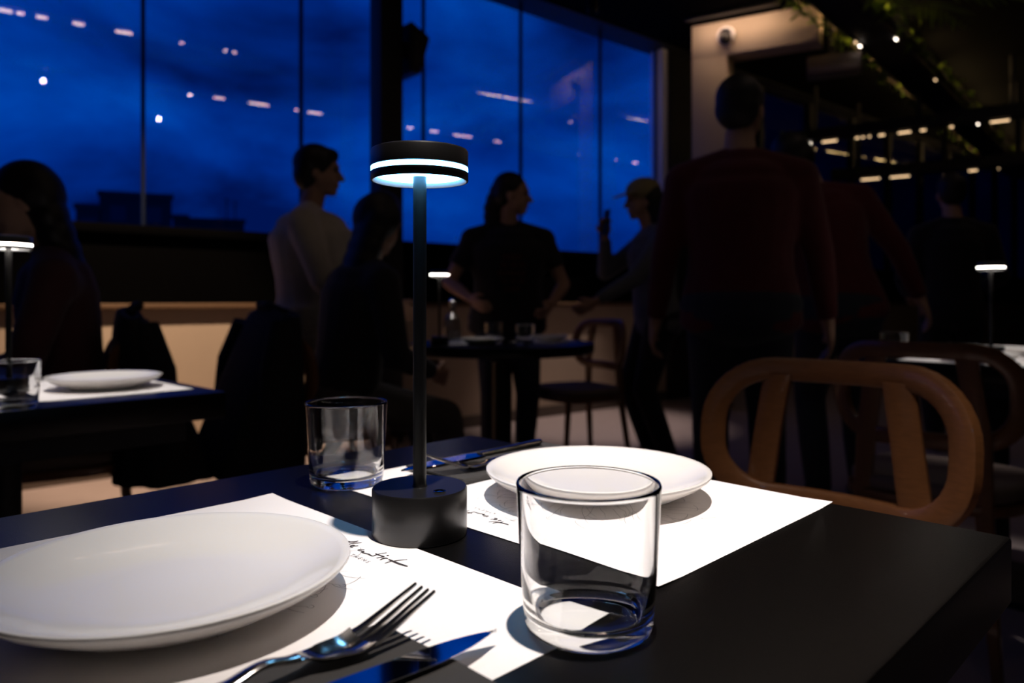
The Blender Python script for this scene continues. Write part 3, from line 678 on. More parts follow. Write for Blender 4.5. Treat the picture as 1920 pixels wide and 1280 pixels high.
# far napkin and cutlery
n2 = T(868, 903, 0.19)
napkin('dark napkin beside the far plate behind the lamp stem', (n2.x-BDIR.x*0.215, n2.y-BDIR.y*0.215, ZT+0.0008), AANG+PI)
fk2 = copy_tree(fk); ft = T(801, 863, 0.172)
fd = Vector((-0.87, -0.49, 0)).normalized(); put(fk2, (ft.x-fd.x*0.195, ft.y-fd.y*0.195, ZT+0.0074), math.atan2(fd.y, fd.x)); tag(fk2, 'steel fork on the far napkin beside the lamp stem', 'fork', 'steel forks')
kn2 = copy_tree(kn); kt2 = T(750, 884, 0.187); kd2 = Vector((BDIR.x, BDIR.y, 0)).normalized(); put(kn2, (kt2.x-kd2.x*0.225, kt2.y-kd2.y*0.225, ZT+0.0074), math.atan2(kd2.y, kd2.x)); tag(kn2, 'steel table knife on the far napkin behind the lamp', 'knife', 'steel table knives')

# ------------------------------------------------------------------ the other tables
lampw = None
def other_lamp(label, loc):
    global lampw
    if lampw is None: lampw = make_lamp((1.0, 0.92, 0.84), 13.0, 'warm'); o = lampw
    else: o = copy_tree(lampw)
    put(o, loc, 0.4); tag(o, label, 'lamp', 'black cordless table lamps'); return o
# left table: its right corner is at LT
LT = T(420, 734); ltc = LT + BDIR*0.335 - ADIR*0.33
def LTp(a, b, z=ZT): return Vector((LT.x-ADIR.x*a+BDIR.x*b, LT.y-ADIR.y*a+BDIR.y*b, z))
t2 = put(copy_tree(tbl), (ltc.x, ltc.y, 0), AANG); tag(t2, 'black table at the left edge with a white plate', 'table', 'square black tables')
mt2 = put(copy_tree(pm), LTp(0.30, 0.175, ZT+0.0002), AANG+PI); tag(mt2, 'paper place mat on the left table under the plate', 'place mat', 'paper place mats')
mt3 = put(copy_tree(pm), LTp(0.30, 0.52, ZT+0.0002), AANG); tag(mt3, 'paper place mat at the left table cut by the frame', 'place mat', 'paper place mats')
pq = T(196, 706, 0.17); plate('white plate on the table at the left edge', (pq.x, pq.y, ZT+0.0008), 1.05)
gq = T(25, 766); g3 = copy_tree(gl); put(g3, (gq.x, gq.y, ZT+0.0006), 0.3); tag(g3, 'clear glass tumbler on the left table beside the plate', 'glass', 'clear glass tumblers')
ll = P(16, 452, 1.47); other_lamp('glowing table lamp cut by the left edge of the picture', (ll.x, ll.y, ZT+0.0007))
# round table in the middle distance
def make_round():
    r = empty('round_table')
    lathe('tabletop', [(0, 0.705), (0.41, 0.705), (0.418, 0.71), (0.42, 0.716), (0.42, 0.745), (0.417, 0.75), (0, 0.75)], M_table, r, 64)
    lathe('pedestal', [(0, 0.015), (0.05, 0.02), (0.045, 0.06), (0.045, 0.66), (0.11, 0.705), (0, 0.705)], M_black, r, 28)
    lathe('base_plate', [(0, 0), (0.26, 0), (0.26, 0.012), (0.06, 0.03), (0, 0.03)], M_black, r, 40)
    return r
rc = Vector((-0.045, 3.42, 0)); rt = put(make_round(), rc); tag(rt, 'round black table in front of the standing woman in black', 'table')
lm = P(824, 515, 3.2); other_lamp('small glowing lamp on the round table in the centre', (lm.x, lm.y, ZT))
for k, (x, y, rz, lb) in enumerate(((880, 3.42, 0.35, 'paper place mat on the left of the round table'), (1020, 3.50, -0.5, 'paper place mat on the right of the round table'))):
    o = copy_tree(pm); put(o, ((x-960)/FPX*y, y, ZT+0.0002), rz+PI/2); o.scale = (0.62, 0.8, 1); tag(o, lb, 'place mat', 'paper place mats')
plate('white plate on the round table beside the carafe', (P(905, 630, 3.30).x, 3.26, ZT+0.0008), 0.85)
plate('white plate at the right of the round table', (P(1030, 630, 3.50).x, 3.50, ZT+0.0008), 0.8)
for k, (x, y, lb) in enumerate(((985, 3.28, 'water tumbler at the front of the round table'), (926, 3.56, 'water tumbler behind the carafe on the round table'))):
    o = copy_tree(gl); put(o, ((x-960)/FPX*y, y, ZT+0.0006)); tag(o, lb, 'glass', 'clear glass tumblers')
cf = empty('water_carafe', (P(849, 600, 3.36).x, 3.36, ZT)); tag(cf, 'glass water carafe with round stopper beside the small lamp', 'carafe')
M_carafe = pane_mat('carafe_glass', (0.80, 0.82, 0.84), 1.7)
lathe('bottle', [(0, 0.002), (0.036, 0.002), (0.041, 0.01), (0.041, 0.09), (0.034, 0.115), (0.018, 0.135), (0.014, 0.15), (0.016, 0.165), (0.0145, 0.165), (0.0125, 0.15), (0.0165, 0.134), (0.032, 0.113), (0.039, 0.09), (0.039, 0.012), (0, 0.008)], M_carafe, cf, 40, 60)
lathe('stopper', [(0, 0.158), (0.0115, 0.158), (0.0125, 0.168), (0.017, 0.178), (0.018, 0.188), (0.012, 0.199), (0, 0.203)], M_chrome, cf, 28, 60)
lathe('water', [(0, 0.009), (0.0385, 0.0125), (0.0385, 0.06), (0, 0.06)], M_tumbler, cf, 32, 60)
# right table behind the wooden chairs
rtc = Vector((1.62, 2.50, 0)); t3 = put(copy_tree(tbl), rtc, AANG); tag(t3, 'black table at right behind the two wooden chairs', 'table', 'square black tables')
def RT(a, b, z=ZT): return Vector((rtc.x+ADIR.x*a+BDIR.x*b, rtc.y+ADIR.y*a+BDIR.y*b, z))
o = put(copy_tree(pm), RT(0, 0.17, ZT+0.0002), AANG); tag(o, 'paper place mat on the right table nearest the chairs', 'place mat', 'paper place mats')
o = put(copy_tree(pm), RT(0, -0.17, ZT+0.0002), AANG+PI); tag(o, 'paper place mat on the far side of the right table', 'place mat', 'paper place mats')
plate('white plate on the right table seen through the rear chair', RT(0.0, 0.205, ZT+0.0008)); plate('white plate on the far side of the right table', RT(0.0, -0.175, ZT+0.0008))
for p, lb in ((RT(-0.25, 0.22), 'clear tumbler at the left of the right table'), (RT(0.24, 0.24), 'clear tumbler at the right end of the right table')):
    o = copy_tree(gl); put(o, (p.x, p.y, ZT+0.0006)); tag(o, lb, 'glass', 'clear glass tumblers')
lr = RT(-0.01, 0.02); other_lamp('small glowing lamp on the right table', (lr.x, lr.y, ZT+0.0007))

# ------------------------------------------------------------------ chairs
def dir_rot(f):   # rotation that makes local -y look along f
    return math.atan2(f.y, f.x)+PI/2
chA = make_chair(); cpos = Vector((0.575, 1.33, 0)); fdir = BDIR
put(chA, cpos+Vector((fdir.x, fdir.y, 0))*0.19, dir_rot(fdir)); tag(chA, 'walnut bentwood chair facing the dining table', 'chair', 'bentwood chairs')
chB = copy_tree(chA); put(chB, (1.065-BDIR.x*0.19, 1.95-BDIR.y*0.19, 0), dir_rot(Vector((-BDIR.x, -BDIR.y, 0)))); tag(chB, 'walnut bentwood chair behind, with its back turned to the camera', 'chair', 'bentwood chairs')
chC = copy_tree(chA); put(chC, (0.36, 4.12, 0), dir_rot(Vector((-0.75, -0.45, 0)))); tag(chC, 'bentwood chair right of the round table by the wall', 'chair', 'bentwood chairs')
chD = copy_tree(chA); put(chD, (-1.475, 2.42, 0), dir_rot(Vector((-0.86, -0.50, 0)))); tag(chD, 'chair under the seated person at the left table', 'chair', 'bentwood chairs')
chE = copy_tree(chA); put(chE, (-0.70, 2.82, 0), dir_rot(Vector((0.80, 0.60, 0)))); tag(chE, 'chair under the seated long-haired person in the centre', 'chair', 'bentwood chairs')
# coats hung over two chair backs
def coat(label, ch, sd):
    rnd = random.Random(sd); r = empty('black_coat', (0, 0, 0)); bm = bmesh.new(); rings = []
    for k in range(15):
        t = k/14; z = 0.905-0.54*t; hx = 0.235+0.06*t+0.02*math.sin(t*3); hy = 0.034+0.125*t**0.8; cy = 0.205+0.10*t
        ring = []
        for q in range(48):
            a = 2*PI*q/48; c, s = math.cos(a), math.sin(a); f = 1+0.05*t*math.sin(a*7+sd)+0.03*t*math.sin(a*13+2*sd)
            ring.append(Vector((hx*f*math.copysign(abs(c)**0.7, c), cy+hy*f*math.copysign(abs(s)**0.8, s), z-0.02*(1-t)*abs(c)**2.5)))
        rings.append(ring)
    top = [[Vector((v.x*f, (v.y-0.215)*f+0.215, 0.905+dz-0.02*abs(v.x/0.2)**2.5)) for v in rings[0]] for f, dz in ((0.4, 0.018), (0.8, 0.012))]
    loft_bm(bm, top+rings); cl = mat('black_wool', (0.008, 0.008, 0.009), 0.95, noise=0.2, nscale=60, bump=0.2, bscale=300)
    from_bm('coat_body', bm, cl, r, True, 80)
    for s in (-1, 1):
        tube('sleeve', [(s*0.20, 0.24, 0.86), (s*0.245, 0.275, 0.72), (s*0.265, 0.29, 0.55), (s*0.26, 0.30, 0.42)], [0.045, 0.055, 0.052, 0.045], cl, r, 14)
    bm = bmesh.new(); tube_bm(bm, [(-0.10, 0.20, 0.90), (-0.05, 0.235, 0.925), (0.05, 0.235, 0.925), (0.10, 0.20, 0.90)], 0.016, 8); from_bm('collar', bm, cl, r)
    r.location = ch.location; r.rotation_euler = ch.rotation_euler; tag(r, label, 'coat', 'black coats on chairs'); return r
coat('black coat hung on the chair at the left table', chD, 2)
coat('black coat hung on the chair below the woman in white', chE, 5)

# ------------------------------------------------------------------ people
def sph(bm, c, rad, R=None, nu=18, nv=12):
    c = Vector(c); rx, ry, rz = rad; rows = []
    for j in range(nv+1):
        ph = PI*j/nv
        if j in (0, nv): pts = [Vector((0, 0, rz*math.cos(ph)))]
        else: pts = [Vector((rx*math.sin(ph)*math.cos(2*PI*i/nu), ry*math.sin(ph)*math.sin(2*PI*i/nu), rz*math.cos(ph))) for i in range(nu)]
        rows.append([bm.verts.new(c+((R @ p) if R is not None else p)) for p in pts])
    for a, b in zip(rows[:-1], rows[1:]):
        for i in range(nu):
            k = (i+1) % nu
            if len(a) == 1: bm.faces.new((a[0], b[i], b[k]))
            elif len(b) == 1: bm.faces.new((a[i], b[0], a[k]))
            else: bm.faces.new((a[i], b[i], b[k], a[k]))
def fru(bm, p0, r0, p1, r1, caps=True, seg=18):
    p0, p1 = Vector(p0), Vector(p1); t = (p1-p0).normalized(); up = Vector((0, 0, 1)) if abs(t.z) < 0.95 else Vector((1, 0, 0)); s = t.cross(up).normalized(); u = s.cross(t)
    A = [bm.verts.new(p0+(s*math.cos(2*PI*k/seg)+u*math.sin(2*PI*k/seg))*r0) for k in range(seg)]
    B = [bm.verts.new(p1+(s*math.cos(2*PI*k/seg)+u*math.sin(2*PI*k/seg))*r1) for k in range(seg)]
    for k in range(seg): bm.faces.new((A[k], A[(k+1) % seg], B[(k+1) % seg], B[k]))
    bm.faces.new(A[::-1]); bm.faces.new(B)
def solid(name, prims, voxel, m, parent=None, it=4):
    bm = bmesh.new()
    for p in prims:
        if p[0] == 'e': sph(bm, p[1], p[2], p[3] if len(p) > 3 else None)
        elif p[0] == 'c':
            sph(bm, p[1], (p[2],)*3); sph(bm, p[3], (p[4],)*3); fru(bm, p[1], p[2], p[3], p[4])
        else: fru(bm, p[1], p[2], p[3], p[4])
    bmesh.ops.recalc_face_normals(bm, faces=bm.faces[:])
    me = bpy.data.meshes.new(name+'_src'); bm.to_mesh(me); bm.free()
    o = bpy.data.objects.new(name+'_src', me); COL.objects.link(o)
    r = o.modifiers.new('r', 'REMESH'); r.mode = 'VOXEL'; r.voxel_size = voxel
    if it: s = o.modifiers.new('s', 'SMOOTH'); s.factor = 0.5; s.iterations = it
    bpy.context.view_layer.update()
    out = bpy.data.meshes.new_from_object(o.evaluated_get(bpy.context.evaluated_depsgraph_get())); bpy.data.objects.remove(o); bpy.data.meshes.remove(me)
    out.name = name; ob = bpy.data.objects.new(name, out); COL.objects.link(ob); out.materials.clear(); out.materials.append(m)
    for p in out.polygons: p.use_smooth = True
    if parent: ob.parent = parent
    return ob
def ik(S, G, a, b, pole):
    d = G-S; L = d.length
    if L > (a+b)*0.995: G = S+d*((a+b)*0.995/L); d = G-S; L = d.length
    ca = (a*a+L*L-b*b)/(2*a*L); ca = max(-1, min(1, ca)); t = d.normalized()
    q = pole-t*pole.dot(t)
    if q.length < 1e-4: q = Vector((0, 0, 1))
    q.normalize(); return S+t*a*ca+q*a*math.sqrt(1-ca*ca), G
M_skin = mat('skin', (0.42, 0.24, 0.16), 0.6, noise=0.08, nscale=30)
M_hairD = mat('dark_hair', (0.010, 0.007, 0.006), 0.55, noise=0.3, nscale=90, stretch=(1, 1, 0.2))
M_shoe = mat('black_shoe', (0.012, 0.012, 0.013), 0.4, noise=0.1)
def cloth(name, c): return mat(name, c, 0.9, noise=0.15, nscale=25, bump=0.25, bscale=35, sheen=0.1)
def person(label, H, loc, face, shirt, trousers, lean=0.0, side=0.0, depth=1.0, seated=False, hands=None, elbows=None, head=(0, 0), girth=1.0, hair='short', sleeve='long', tunic=0.0, feet=None, hairmat=None, shoes=None, headtilt=0.0, hood=False):
    k = H/1.7; g = girth
    V = lambda x, y, z: Vector((x, y, z))*k
    pel = V(0, 0, 0.90) if not seated else Vector((0, 0, 0.475+0.10*k))
    Rt = Matrix.Rotation(side, 3, 'Y') @ Matrix.Rotation(-lean, 3, 'X')
    def up(x, y, z): return pel+Rt @ V(x, y, z)
    neck0 = up(0, -0.015, 0.535); neck1 = up(0, 0.01, 0.625)
    Rh = Rt @ Matrix.Rotation(headtilt, 3, 'Y') @ Matrix.Rotation(head[0], 3, 'Z') @ Matrix.Rotation(head[1], 3, 'X')
    hc = neck1+Rh @ V(0, 0.022, 0.088)
    def hp(x, y, z): return hc+Rh @ V(x, y, z)
    sx = 0.185 if g < 1.15 else 0.175*g**0.5
    body, cl, tr, sh, hr, HW = [], [], [], [], [], {}
    # torso slices: height, half width, half depth, y offset
    sl = [(-0.06, 0.155, 0.105, -0.01), (0.03, 0.150, 0.105, 0.0), (0.12, 0.135, 0.098, 0.005), (0.21, 0.132, 0.098, 0.0), (0.30, 0.148, 0.108, 0.0), (0.39, 0.158, 0.112, -0.005), (0.46, 0.145, 0.095, -0.012)]
    sl2 = []
    for q_ in range(len(sl)-1):
        for f_ in range(4): sl2.append(tuple(sl[q_][c_]+(sl[q_+1][c_]-sl[q_][c_])*f_/4 for c_ in range(4)))
    for z, wx_, dy, oy in sl2+[sl[-1]]:
        body.append(('e', up(0, oy, z), (wx_*k*0.94, dy*k*0.92, 0.075*k), Rt))
        gz = g if z < 0.42 else 1+(g-1)*0.5
        cl.append(('e', up(0, oy, z), (wx_*k*gz*1.05+0.008, dy*k*gz*depth*1.05+0.010, 0.075*k), Rt))
    body += [('c', neck0, 0.058*k, neck1, 0.052*k)]
    cl.append(('e', up(0, -0.022, 0.530), (0.074*k, 0.070*k, 0.040*k), Rt))
    S = {}
    for s in (-1, 1):
        S[s] = up(s*sx, -0.01, 0.452)
        body.append(('c', up(s*0.05, -0.015, 0.515), 0.05*k, S[s], 0.05*k)); cl.append(('c', up(s*0.045, -0.015, 0.515), 0.058*k, S[s], 0.068*k*g**0.3)); cl.append(('c', up(s*0.05, -0.02, 0.42), 0.09*k, S[s]+Rt @ V(-s*0.02, 0, -0.02), 0.070*k*g**0.3))
    # head
    body += [('e', hp(0, -0.012, 0.030), (0.074*k, 0.094*k, 0.088*k), Rh), ('e', hp(0, 0.018, -0.030), (0.060*k, 0.070*k, 0.078*k), Rh), ('e', hp(0, 0.056, -0.088), (0.028*k, 0.028*k, 0.024*k), Rh),
             ('c', hp(0, 0.080, 0.012), 0.010*k, hp(0, 0.106, -0.028), 0.0135*k), ('e', hp(0, 0.083, -0.060), (0.022*k, 0.012*k, 0.010*k), Rh), ('e', hp(0, 0.075, 0.030), (0.048*k, 0.016*k, 0.012*k), Rh)]
    for s in (-1, 1):
        body.append(('e', hp(s*0.074, -0.008, -0.012), (0.010*k, 0.018*k, 0.030*k), Rh))
    # hair
    if hair != 'cap_only':
        hr += [('e', hp(0, -0.028, 0.048), (0.086*k, 0.098*k, 0.088*k), Rh), ('e', hp(0, -0.055, 0.005), (0.082*k, 0.062*k, 0.085*k), Rh)]
    if hair == 'bob': hr += [('e', hp(0, -0.03, 0.045), (0.095*k, 0.105*k, 0.095*k), Rh), ('e', hp(0, -0.060, -0.010), (0.090*k, 0.070*k, 0.085*k), Rh), ('e', hp(0, 0.04, 0.085), (0.06*k, 0.045*k, 0.035*k), Rh)]
    if hair == 'long':
        hr += [('e', hp(0, -0.05, 0.02), (0.105*k, 0.085*k, 0.10*k), Rh)]
        for j in range(6): hr.append(('e', hc+Rh @ V(0, -0.062, 0)+Rt @ V(0, -0.012*j*0.6, -0.06*j), (0.108*k-0.002*j, 0.062*k, 0.07*k), Rt))
    if hair == 'pony':
        for j, (yy, zz, rr) in enumerate(((-0.09, 0.02, 0.055), (-0.105, -0.03, 0.058), (-0.115, -0.08, 0.060), (-0.115, -0.13, 0.058), (-0.115, -0.18, 0.055), (-0.11, -0.23, 0.048), (-0.11, -0.28, 0.035))): hr.append(('e', hp(0, yy, zz), (rr*k, rr*k, 0.045*k), Rh))
    if hair == 'bun':
        hr += [('e', hp(0, -0.045, 0.02), (0.092*k, 0.095*k, 0.105*k), Rh), ('e', hp(0, -0.105, -0.03), (0.055*k, 0.05*k, 0.055*k), Rh), ('e', hp(0, 0.055, 0.082), (0.055*k, 0.05*k, 0.028*k), Rh)]
    # arms
    a_, b_ = 0.285*k, 0.255*k
    for i, s in enumerate((-1, 1)):                     # -1 left, +1 right
        tg = hands[i] if hands and hands[i] is not None else None
        Gt = Vector(tg) if tg is not None else S[s]+V(s*0.10, 0.04, -0.53)
        po = Vector(elbows[i]) if elbows and elbows[i] is not None else Vector((s*0.5, -0.8, -0.2))
        E_, Wt = ik(S[s], Gt, a_, b_, po)
        body += [('c', S[s], 0.048*k, E_, 0.037*k), ('c', E_, 0.038*k, E_.lerp(Wt, 0.35), 0.038*k), ('c', E_.lerp(Wt, 0.3), 0.038*k, Wt, 0.025*k)]
        if sleeve == 'long': cl += [('c', S[s], 0.066*k*g**0.3, E_, 0.052*k), ('c', E_, 0.052*k, E_.lerp(Wt, 0.3), 0.048*k), ('f', E_.lerp(Wt, 0.3), 0.050*k, E_.lerp(Wt, 0.93), 0.037*k)]
        elif sleeve == 'mid': cl += [('c', S[s], 0.070*k*g**0.3, S[s].lerp(E_, 0.6), 0.064*k), ('c', S[s].lerp(E_, 0.6), 0.064*k, E_, 0.058*k), ('f', E_, 0.058*k, E_.lerp(Wt, 0.22), 0.056*k)]
        else: cl += [('c', S[s], 0.066*k, S[s].lerp(E_, 0.35), 0.062*k), ('f', S[s].lerp(E_, 0.3), 0.062*k, S[s].lerp(E_, 0.62), 0.060*k)]
        # hand
        f = (Wt-E_).normalized(); pl_ = Vector((-s*1.0, 0.15, 0)); pl_ = (pl_-f*pl_.dot(f)); pl_ = pl_.normalized() if pl_.length > 0.1 else f.orthogonal().normalized()
        acr = f.cross(pl_).normalized()                                                # across the knuckles
        Rm = Matrix((acr, pl_, f)).transposed(); pc = Wt+f*0.048*k; body.append(('e', pc, (0.040*k, 0.017*k, 0.052*k), Rm)); body.append(('c', Wt, 0.025*k, pc, 0.020*k))
        for j, (off, ln) in enumerate(((-0.029, 0.066), (-0.010, 0.076), (0.010, 0.070), (0.029, 0.055))):
            b0 = pc+f*0.040*k+acr*off*k; b1 = b0+(f*0.85+pl_*0.35).normalized()*ln*0.52*k; b2 = b1+(f*0.45+pl_*0.85).normalized()*ln*0.5*k
            body += [('c', b0, 0.0095*k, b1, 0.0088*k), ('c', b1, 0.0088*k, b2, 0.0075*k)]
        HW[s] = (pc.copy(), f.copy(), pl_.copy(), acr.copy())
        th = acr*(-1 if (acr.dot(Vector((0, 1, 0))) < 0) else 1)
        t0_ = pc+th*0.030*k-f*0.012*k; t1_ = t0_+(th*0.6+f*0.7+pl_*0.3).normalized()*0.036*k; t2_ = t1_+(f*0.85+pl_*0.45).normalized()*0.030*k
        body += [('c', t0_, 0.0125*k, t1_, 0.0105*k), ('c', t1_, 0.0105*k, t2_, 0.0085*k)]
    # legs
    for i, s in enumerate((-1, 1)):
        Hp = pel+V(s*0.085, 0, -0.03)
        if feet: Ft = Vector(feet[i])
        elif seated: Ft = Vector((s*0.11*k, 0.50*k, 0.085*k))
        else: Ft = V(s*0.10, -0.01+0.02*s, 0.085)
        Kn, An = ik(Hp, Ft, 0.42*k, 0.41*k, Vector((s*0.08, 1, 0.55 if seated else 0)))
        body += [('c', Hp, 0.078*k, Kn, 0.052*k), ('c', Kn, 0.052*k, Kn.lerp(An, 0.35), 0.054*k), ('c', Kn.lerp(An, 0.35), 0.054*k, An, 0.034*k), ('c', An, 0.034*k, An+V(0, 0.11, -0.05), 0.028*k)]
        tr += [('c', Hp+V(0, 0, 0.02), 0.098*k*g**0.5, Kn, 0.070*k), ('c', Kn, 0.070*k, Kn.lerp(An, 0.4), 0.066*k), ('f', Kn.lerp(An, 0.4), 0.068*k, An+(An-Kn).normalized()*0.02*k, 0.056*k)]
        sh += [('c', An+Vector((0, -0.045*k, 0.044-An.z)), 0.042, An+Vector((0, 0.06*k, 0.040-An.z)), 0.039), ('c', An+Vector((0, 0.06*k, 0.040-An.z)), 0.039, An+Vector((0, 0.155*k, 0.034-An.z)), 0.033), ('c', An, 0.043*k, An+Vector((0, -0.02, 0.05-An.z)), 0.043)]
    tr += [('e', pel+V(0, -0.01, 0.0), (0.168*k*g, 0.118*k*g, 0.115*k), None), ('e', pel+V(0, -0.02, -0.04), (0.16*k*g, 0.115*k*g, 0.11*k), None)]
    if tunic:
        for j in range(9):
            z = 0.06-(tunic+0.11)*j/8; fl = 1.0+0.014*j
            cl.append(('e', up(0, -0.01, z), (0.172*k*g*fl, 0.116*k*g*depth*fl, 0.05*k), Rt))
    if hood:
        cl += [('e', up(0, -0.075, 0.525), (0.105*k, 0.06*k, 0.055*k), Rt)]
    o = solid('person', body, 0.0070, M_skin); tag(o, label, 'person')
    solid('shirt', cl, 0.010, shirt, o); solid('trousers', tr, 0.011, trousers, o)
    for s in (0, 1): solid('shoe', sh[s*3:s*3+3], 0.009, shoes or M_shoe, o)
    if hr: solid('hair', hr, 0.009, hairmat or M_hairD, o, 3)
    for s in (-1, 1):
        bm = bmesh.new(); sph(bm, hp(s*0.031, 0.080, 0.010), (0.013*k, 0.008*k, 0.008*k), Rh, 12, 8); from_bm('eye', bm, mat('eye', (0.05, 0.04, 0.035), 0.2, noise=0.2, nscale=90), o)
    f = Vector((face[0], face[1], 0)).normalized(); o.location = loc; o.rotation_euler = (0, 0, math.atan2(f.y, f.x)-PI/2)
    return o, up, hp, Rh, Rt, k, HW
C_white = cloth('white_cotton', (0.50, 0.44, 0.36)); C_black = cloth('black_cotton', (0.010, 0.010, 0.011)); C_navy = cloth('navy_denim', (0.016, 0.020, 0.032))
C_red = cloth('dark_red_cotton', (0.085, 0.005, 0.006)); C_grey = cloth('blue_grey_fleece', (0.12, 0.125, 0.13)); C_maroon = cloth('maroon_knit', (0.055, 0.012, 0.014)); C_taupe = cloth('taupe_trousers', (0.07, 0.058, 0.05))
C_sand = cloth('grey_brown_trousers', (0.06, 0.052, 0.047))
def at(x, Y): return ((x-960)/FPX*Y, Y, 0)

# woman in white, standing by the window in profile
person('standing woman in a loose white shirt seen in profile by the window', 1.60, at(592, 3.36), (1, 0.05), C_white, C_black, lean=-0.02, hair='bob', girth=1.22, depth=1.38, sleeve='mid', tunic=0.15,
       hands=[(-0.12, 0.34, 0.93), (0.22, 0.26, 0.87)], elbows=[(-0.4, -1, -0.3), (0.5, -1, -0.3)], head=(0.0, -0.06))
# long-haired person on the chair in the centre, back to the lens
person('seated person in black with long dark hair behind the lamp stem', 1.66, (-0.66, 2.87, 0), (0.80, 0.60), C_black, C_taupe, seated=True, lean=0.22, girth=1.15, hair='long',
       hands=[(-0.10, 0.34, 0.68), (0.14, 0.33, 0.66)], head=(0.55, -0.05))
# woman in the black T-shirt behind the round table
po, up3, hp3, Rh3, Rt3, k3, _ = person('standing woman in a printed black T-shirt looking to the right', 1.60, at(952, 4.12), (0.12, -1), C_black, C_navy, hair='pony', girth=1.4, sleeve='short', lean=0.08,
       hands=[(-0.20, 0.24, 0.92), (0.22, 0.24, 0.95)], elbows=[(-1, -0.8, -0.5), (1, -0.8, -0.5)], head=(1.25, -0.05))
M_print = mat('faded_red_print', (0.055, 0.016, 0.010), 0.9, noise=0.6, nscale=45); bm = bmesh.new()
for j in range(5):
    z = 0.375-0.045*j; wv = (0.055, 0.075, 0.08, 0.07, 0.045)[j]; prev = None
    for i in range(13):
        x = -wv+2*wv*i/12; y = 0.112*1.4*1.05*math.sqrt(max(0.0, 1-(x/(0.158*1.4*1.05))**2))*1.02+0.022
        q = (bm.verts.new(up3(x, y, z)), bm.verts.new(up3(x, y+0.001, z-0.030)))
        if prev and not (i % 4 == 0 and j % 2): bm.faces.new((prev[0], q[0], q[1], prev[1]))
        prev = q
from_bm('shirt_print', bm, M_print, po)['label'] = 'faded reddish shirt print'
# cap wearer with a raised phone
pc4, up4, hp4, Rh4, Rt4, k4, HW4 = person('person in a pale cap and grey jacket holding up a phone', 1.60, at(1232, 4.30), (-1, -0.18), C_grey, C_black, hair='long', sleeve='long', lean=0.10,
       hands=[(-0.12, 0.40, 0.94), (0.10, 0.28, 1.315)], elbows=[(-0.4, -0.7, -0.5), (0.6, -0.3, -1)], head=(0, 0.02), hood=True, girth=1.15)
M_cap = mat('pale_olive_cap', (0.34, 0.28, 0.13), 0.85, noise=0.1, nscale=60, bump=0.2, bscale=300)
cap = solid('cap', [('e', hp4(0, -0.018, 0.060), (0.098*k4, 0.112*k4, 0.085*k4), Rh4)], 0.008, M_cap, pc4, 2)
bm = bmesh.new(); rr = []
for j in range(7):
    y = 0.055+0.02*j; wv = 0.088*math.sqrt(max(0.02, 1-(j/6.4)**2)); row = []
    for i in range(11):
        x = -wv+2*wv*i/10; row.append((x, y, 0.066-0.006*j-1.8*x*x))
    rr.append(row)
vt = [[bm.verts.new(hp4(*p)) for p in r_] for r_ in rr]
for a, b in zip(vt[:-1], vt[1:]):
    for i in range(10): bm.faces.new((a[i], a[i+1], b[i+1], b[i]))
ext = bmesh.ops.extrude_face_region(bm, geom=bm.faces[:]); bmesh.ops.translate(bm, verts=[v for v in ext['geom'] if isinstance(v, bmesh.types.BMVert)], vec=(0, 0, 0.004))
from_bm('brim', bm, M_cap, cap)
ph = empty('mobile_phone'); hc_, hf_, hpl_, hac_ = HW4[1]; pw = pc4.matrix_basis @ (hc_+hf_*0.055+hpl_*0.026); ph.location = pw; ph.rotation_euler = (0.12, 0, pc4.rotation_euler.z+0.15); tag(ph, 'dark phone held up by the person in the cap', 'phone')
box('case', (-0.037, -0.0045, -0.075), (0.037, 0.0045, 0.075), M_black, ph, 0.003)
box('screen', (-0.034, -0.0055, -0.071), (0.034, -0.0046, 0.071), mat('dark_screen', (0.01, 0.012, 0.02), 0.1, noise=0.05), ph)
# man in red with his back to the lens
person('tall man in a dark red jumper standing with his back turned', 1.75, at(1388, 2.80), (0.25, 1), C_red, C_navy, hair='short', girth=1.3, sleeve='long', head=(-0.35, 0.0), lean=0.03,
       hands=[(-0.33, 0.10, 0.80), (0.33, 0.10, 0.82)])
# second person in red, bending to the left behind him
person('person in dark red leaning to the left behind the tall man', 1.74, at(1575, 3.45), (0.15, 1), C_red, C_navy, hair='short', girth=1.2, sleeve='long', side=-0.20, lean=0.12, headtilt=-0.35,
       hands=[(-0.35, 0.25, 0.85), (0.46, 0.12, 0.83)], elbows=[(-0.5, -0.8, -0.2), (1, -0.35, 0.0)])
# seated person at the left table
person('seated person in a maroon top at the left table looking left', 1.66, (-1.415, 2.43, 0), (-0.86, -0.50), C_maroon, C_sand, seated=True, hair='long', lean=0.16,
       hands=[(-0.14, 0.36, 0.70), (0.16, 0.34, 0.68)], head=(0.0, -0.12), feet=[(-0.13, 0.36, 0.085), (0.10, 0.20, 0.085)])
# dim figure behind the right lamp
person('dim figure in black standing behind the small lamp at right', 1.70, at(1785, 4.7), (0.3, 1), C_black, C_black, hair='short', girth=1.1, sleeve='long', hands=[(-0.20, 0.26, 0.98), (0.20, 0.26, 1.0)])

